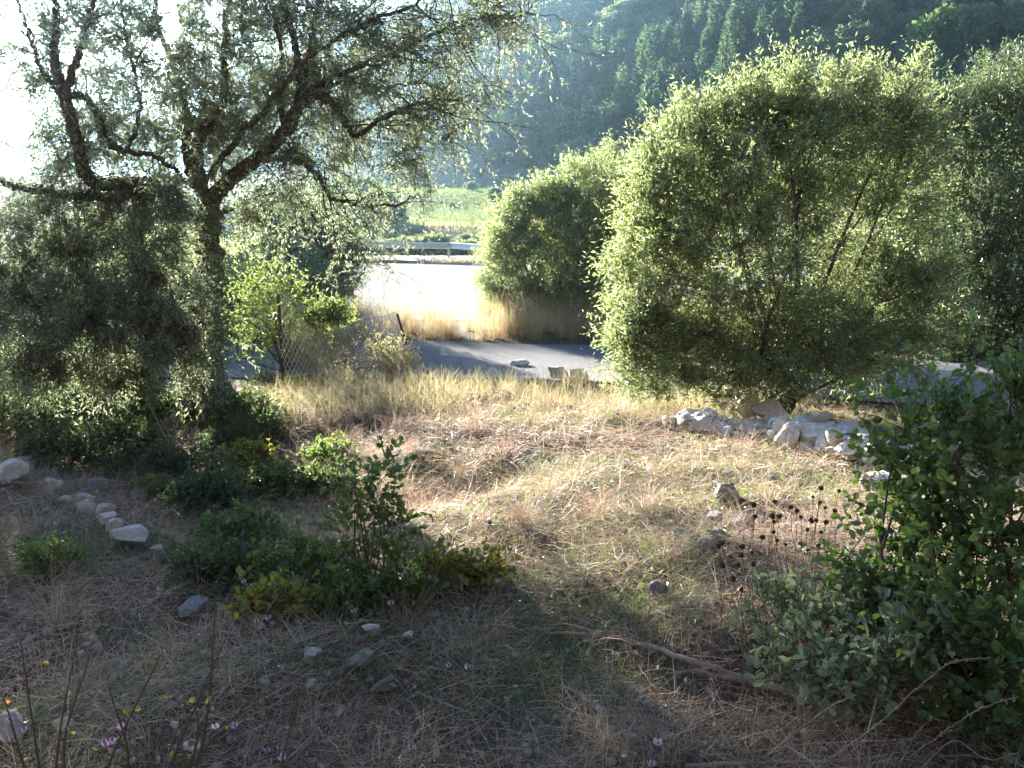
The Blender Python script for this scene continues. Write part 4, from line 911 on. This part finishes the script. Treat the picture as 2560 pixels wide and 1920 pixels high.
for _ in range(34000):
    y = 92 + 270 * U() ** .85; x = U(-.72, .72) * y;
    if y < 140 and x < 26: continue
    sp = 3.6 + .006 * y
    if y < 147 and x < 9: continue
    if y < 205 and x < -2 - .2 * (y - 146): continue
    kx, ky = int(x // 6), int(y // 6); bad = False
    for dx in (-1, 0, 1):
        for dy in (-1, 0, 1):
            for (qx, qy) in cell.get((kx + dx, ky + dy), ()):
                if (qx - x) ** 2 + (qy - y) ** 2 < sp * sp: bad = True
    if bad: continue
    cell.setdefault((kx, ky), []).append((x, y))
    p = np.array([x, y, hz(x, y)]); px, py = to_px(p + [0, 0, 3.5])
    if px < -60 or px > 1084 or py < -30: continue
    con = bool(in_stand(px, py)) and U() < .86 or U() < .07
    if not con and wob(x, y, .02) > 1.0 and px > 430 and U() < .5: continue
    cand.append((x, y, p[2], float(px), float(py), con))
sky_line = lambda px: np.interp(px, [0, 470, 480, 560, 600, 640, 700, 800, 900, 930, 1024], [200, 200, 180, 175, 165, 140, 85, 55, 50, 70, 60])
def rank(c):
    vis = c[4] < sky_line(c[3]) and -10 < c[3] < 1034
    return (0 if vis and c[3] > 420 else 1 if vis else 2, c[1])
cand.sort(key=rank)
placed = 0
def far(name, me, x, y, s, rz, lab, cat, grp, sq=1.):
    o = bpy.data.objects.new(name, me); col.objects.link(o)
    o.location = (x, y, hz(x, y) - .2); o.scale = (s, s, s * sq); o.rotation_euler.z = rz
    return tag(o, lab, cat, grp)
rest = []
for k_, (x, y, z, px, py, con) in enumerate(cand):
    if k_ < 296:
        band = 'at the foot of the far wooded hillside' if y < 165 else 'halfway up the far wooded hillside' if y < 215 else 'high on the far wooded hillside'
        if con: far('conifer_tree', CP[k_ % 4], x, y, U(.75, 1.6), U(0, 6), 'slender dark conifer crowded among others ' + band, 'tree', 'conifers ' + band)
        else: far('round_tree', RP[k_ % 6], x, y, U(.7, 1.5), U(0, 6), 'round-crowned grey-green tree among others ' + band, 'tree', 'round trees ' + band, U(.75, 1.0))
    else: rest.append((x, y, con))
fo = MB()
def bake(me, x, y, s):
    n = len(me.vertices); v = np.zeros(n * 3, np.float32); me.vertices.foreach_get('co', v); v = v.reshape(-1, 3).astype(float)
    a = U(0, 6.28); c_, s_ = math.cos(a), math.sin(a); v = v @ np.array([[c_, s_, 0], [-s_, c_, 0], [0, 0, 1]]) * s + np.array([x, y, hz(x, y) - .2])
    return v, me
quads = {}
for me in RP + CP:
    f = [(p.vertices[:], p.material_index) for p in me.polygons]
    quads[me.name] = (np.array([q for q, m in f if m == 0]), np.array([q for q, m in f if m == 1]))
for k_, (x, y, con) in enumerate(rest):
    me = CP[k_ % 4] if con else RP[k_ % 6]; v, _ = bake(me, x, y, U(.9, 1.4)); q0_, q1_ = quads[me.name]
    off = fo.n; fo.add(v, q0_, mat=1 if con else 0); fo.F.setdefault((4, 2), []).append(q1_ + off)
if rest: tag(fo.build('forest', [M['far_round'], M['far_dark'], M['bark']]), 'the rest of the wood covering the far hillside', 'forest', kind='stuff')
def spot(px, py, y0=112):
    d = ray(px, py); ts = np.arange(y0, 400, .5); P = np.array([0, 0, CAMZ]) + d * (ts / d[1])[:, None]
    b_ = P[:, 2] < hgt(P[:, 0], P[:, 1]); i = int(np.argmax(b_)) if b_.any() else len(ts) - 1
    return P[i]
p = spot(928, 74); far('pine_tree', LP[0], p[0], p[1], 4.6 * p[1] / F / .47 * .9, 1., 'fresh green spreading pine standing out high on the dark hillside', 'tree', None, 1.1)
p = spot(549, 112); far('pine_tree', LP[1], p[0], p[1], .85, 2., 'light green pointed tree standing out among the dark conifers', 'tree', None)
# bushes below the barrier, round the field
BUSH = [(425, 240, 48, .55, 'round green bush behind the crash barrier, below the cables'), (448, 243, 47, .42, 'small green bush behind the bend of the crash barrier'), (470, 240, 50, .5, 'green bush between the crash barrier bend and the smaller olive'), (400, 243, 47, .45, 'green bush behind the straight part of the crash barrier'),
        (372, 240, 50, .55, 'green bush behind the far end of the crash barrier'), (498, 236, 52, .6, 'green bush half hidden by the smaller olive'), (342, 242, 52, .7, 'green bush behind the dark olive by the road'), (440, 229, 66, .26, 'bush at the near edge of the field'), (478, 228, 66, .3, 'dark bush at the field corner, beside the smaller olive')]
for k_, (px, py, y, s, lab) in enumerate(BUSH):
    q = at(px, py, y); far('round_bush', RP[k_ % 6], q[0], y, s * 1.22, k_ * 1.3, lab, 'bush', 'bushes between the barrier and the field', .8)
for px, py, s, lab in ((494, 200, .5, 'dark bush on the field boundary beside the smaller olive'), (505, 180, .45, 'grey bush at the top corner of the field'), (480, 172, .4, 'low dark bush at the hill foot above the field'), (452, 203, .16, 'tiny dark tuft in the middle of the field'), (528, 175, .5, 'pale bush on the bare bank above the field'), (545, 165, .45, 'round bush on the bare bank above the smaller olive'), (515, 160, .6, 'leafy bush at the hill foot, darkest of its group'), (470, 186, .35, 'small bush at the upper field edge'), (488, 160, .7, 'wide dark bush at the hill foot above the field')):
    p = spot(px, py + 6, 60); far('round_bush', RP[int(px) % 6], p[0], p[1], s, px, lab, 'bush', 'bushes round the green field', .8)
for k_ in range(22):
    x, y = U(-16, -2.5), U(80, 134); far('round_bush', RP[k_ % 6], x, y, U(.07, .16), k_, 'tiny dark tuft dotting the green field', 'tuft', 'dark tufts on the green field', .7)
for k_ in range(12):
    x, y = -13 + k_ * 1.35 + U(-.4, .4), U(56, 70); far('round_bush', RP[k_ % 6], x, y, U(.22, .36), k_, 'green bush on the slope between the crash barrier and the field', 'bush', 'bushes on the slope below the field', .9)
for k_ in range(16):   # beyond the old olive, seen through it
    x, y = -10 - k_ * 2.3 + U(-2, 2), U(48, 85)
    far('round_tree', RP[k_ % 6], x, y, U(.6, 1.0), k_, 'hazy green tree in the valley seen through the old olive', 'tree', 'hazy valley trees behind the old olive', .9)

# ------------------------------------------------------------------ haze, light, sky, camera
bm = bmesh.new(); bmesh.ops.create_cube(bm, size=1)
me = bpy.data.meshes.new('haze'); bm.to_mesh(me); bm.free()
hzb = bpy.data.objects.new('haze', me); col.objects.link(hzb); hzb.scale = (880, 540, 150); hzb.location = (0, 220, 66); tag(hzb, 'pale sunlit haze filling the valley air', 'haze', kind='stuff')
m, nt, N, L = newmat('haze'); out = N.new('ShaderNodeOutputMaterial'); v = N.new('ShaderNodeVolumePrincipled')
v.inputs['Color'].default_value = (.48, .76, 1, 1); v.inputs['Density'].default_value = .00045; v.inputs['Anisotropy'].default_value = .9
L.new(v.outputs[0], out.inputs['Volume']); me.materials.append(m)

w = bpy.data.worlds.new('World'); sc.world = w; w.use_nodes = True; nt = w.node_tree
bg = nt.nodes.get('Background') or nt.nodes.new('ShaderNodeBackground')
sky = nt.nodes.new('ShaderNodeTexSky'); sky.sky_type = 'NISHITA'; sky.sun_disc = False
sky.sun_elevation = SUN_EL; sky.sun_rotation = SUN_AZ; sky.air_density = .8; sky.dust_density = .3; sky.ozone_density = 3.0
nt.links.new(sky.outputs[0], bg.inputs[0]); bg.inputs[1].default_value = .05
sd = np.array([math.sin(SUN_AZ) * math.cos(SUN_EL), math.cos(SUN_AZ) * math.cos(SUN_EL), math.sin(SUN_EL)])
ld = bpy.data.lights.new('sun', 'SUN'); ld.energy = 5.0; ld.angle = R_(.5); ld.color = (1, .93, .82)
lo = bpy.data.objects.new('sun', ld); col.objects.link(lo)
from mathutils import Vector
lo.rotation_euler = Vector(sd).to_track_quat('Z', 'Y').to_euler(); lo.location = (-60, 100, 60)
cd = bpy.data.cameras.new('camera'); cam = bpy.data.objects.new('camera', cd); col.objects.link(cam)
cam.location = (0, 0, CAMZ); cam.rotation_euler = (math.pi / 2 - PITCH, 0, 0)
cd.sensor_width = 36; cd.lens = F / 1024 * 36; cd.clip_start = .05; cd.clip_end = 3000
sc.camera = cam
sc.view_settings.view_transform = 'Standard'; sc.view_settings.look = 'None'; sc.view_settings.gamma = 1
sc.view_settings.exposure = 3.25
sc.cycles.max_bounces = 6; sc.cycles.diffuse_bounces = 3; sc.cycles.transmission_bounces = 4; sc.cycles.volume_bounces = 1
sc.cycles.use_denoising = True
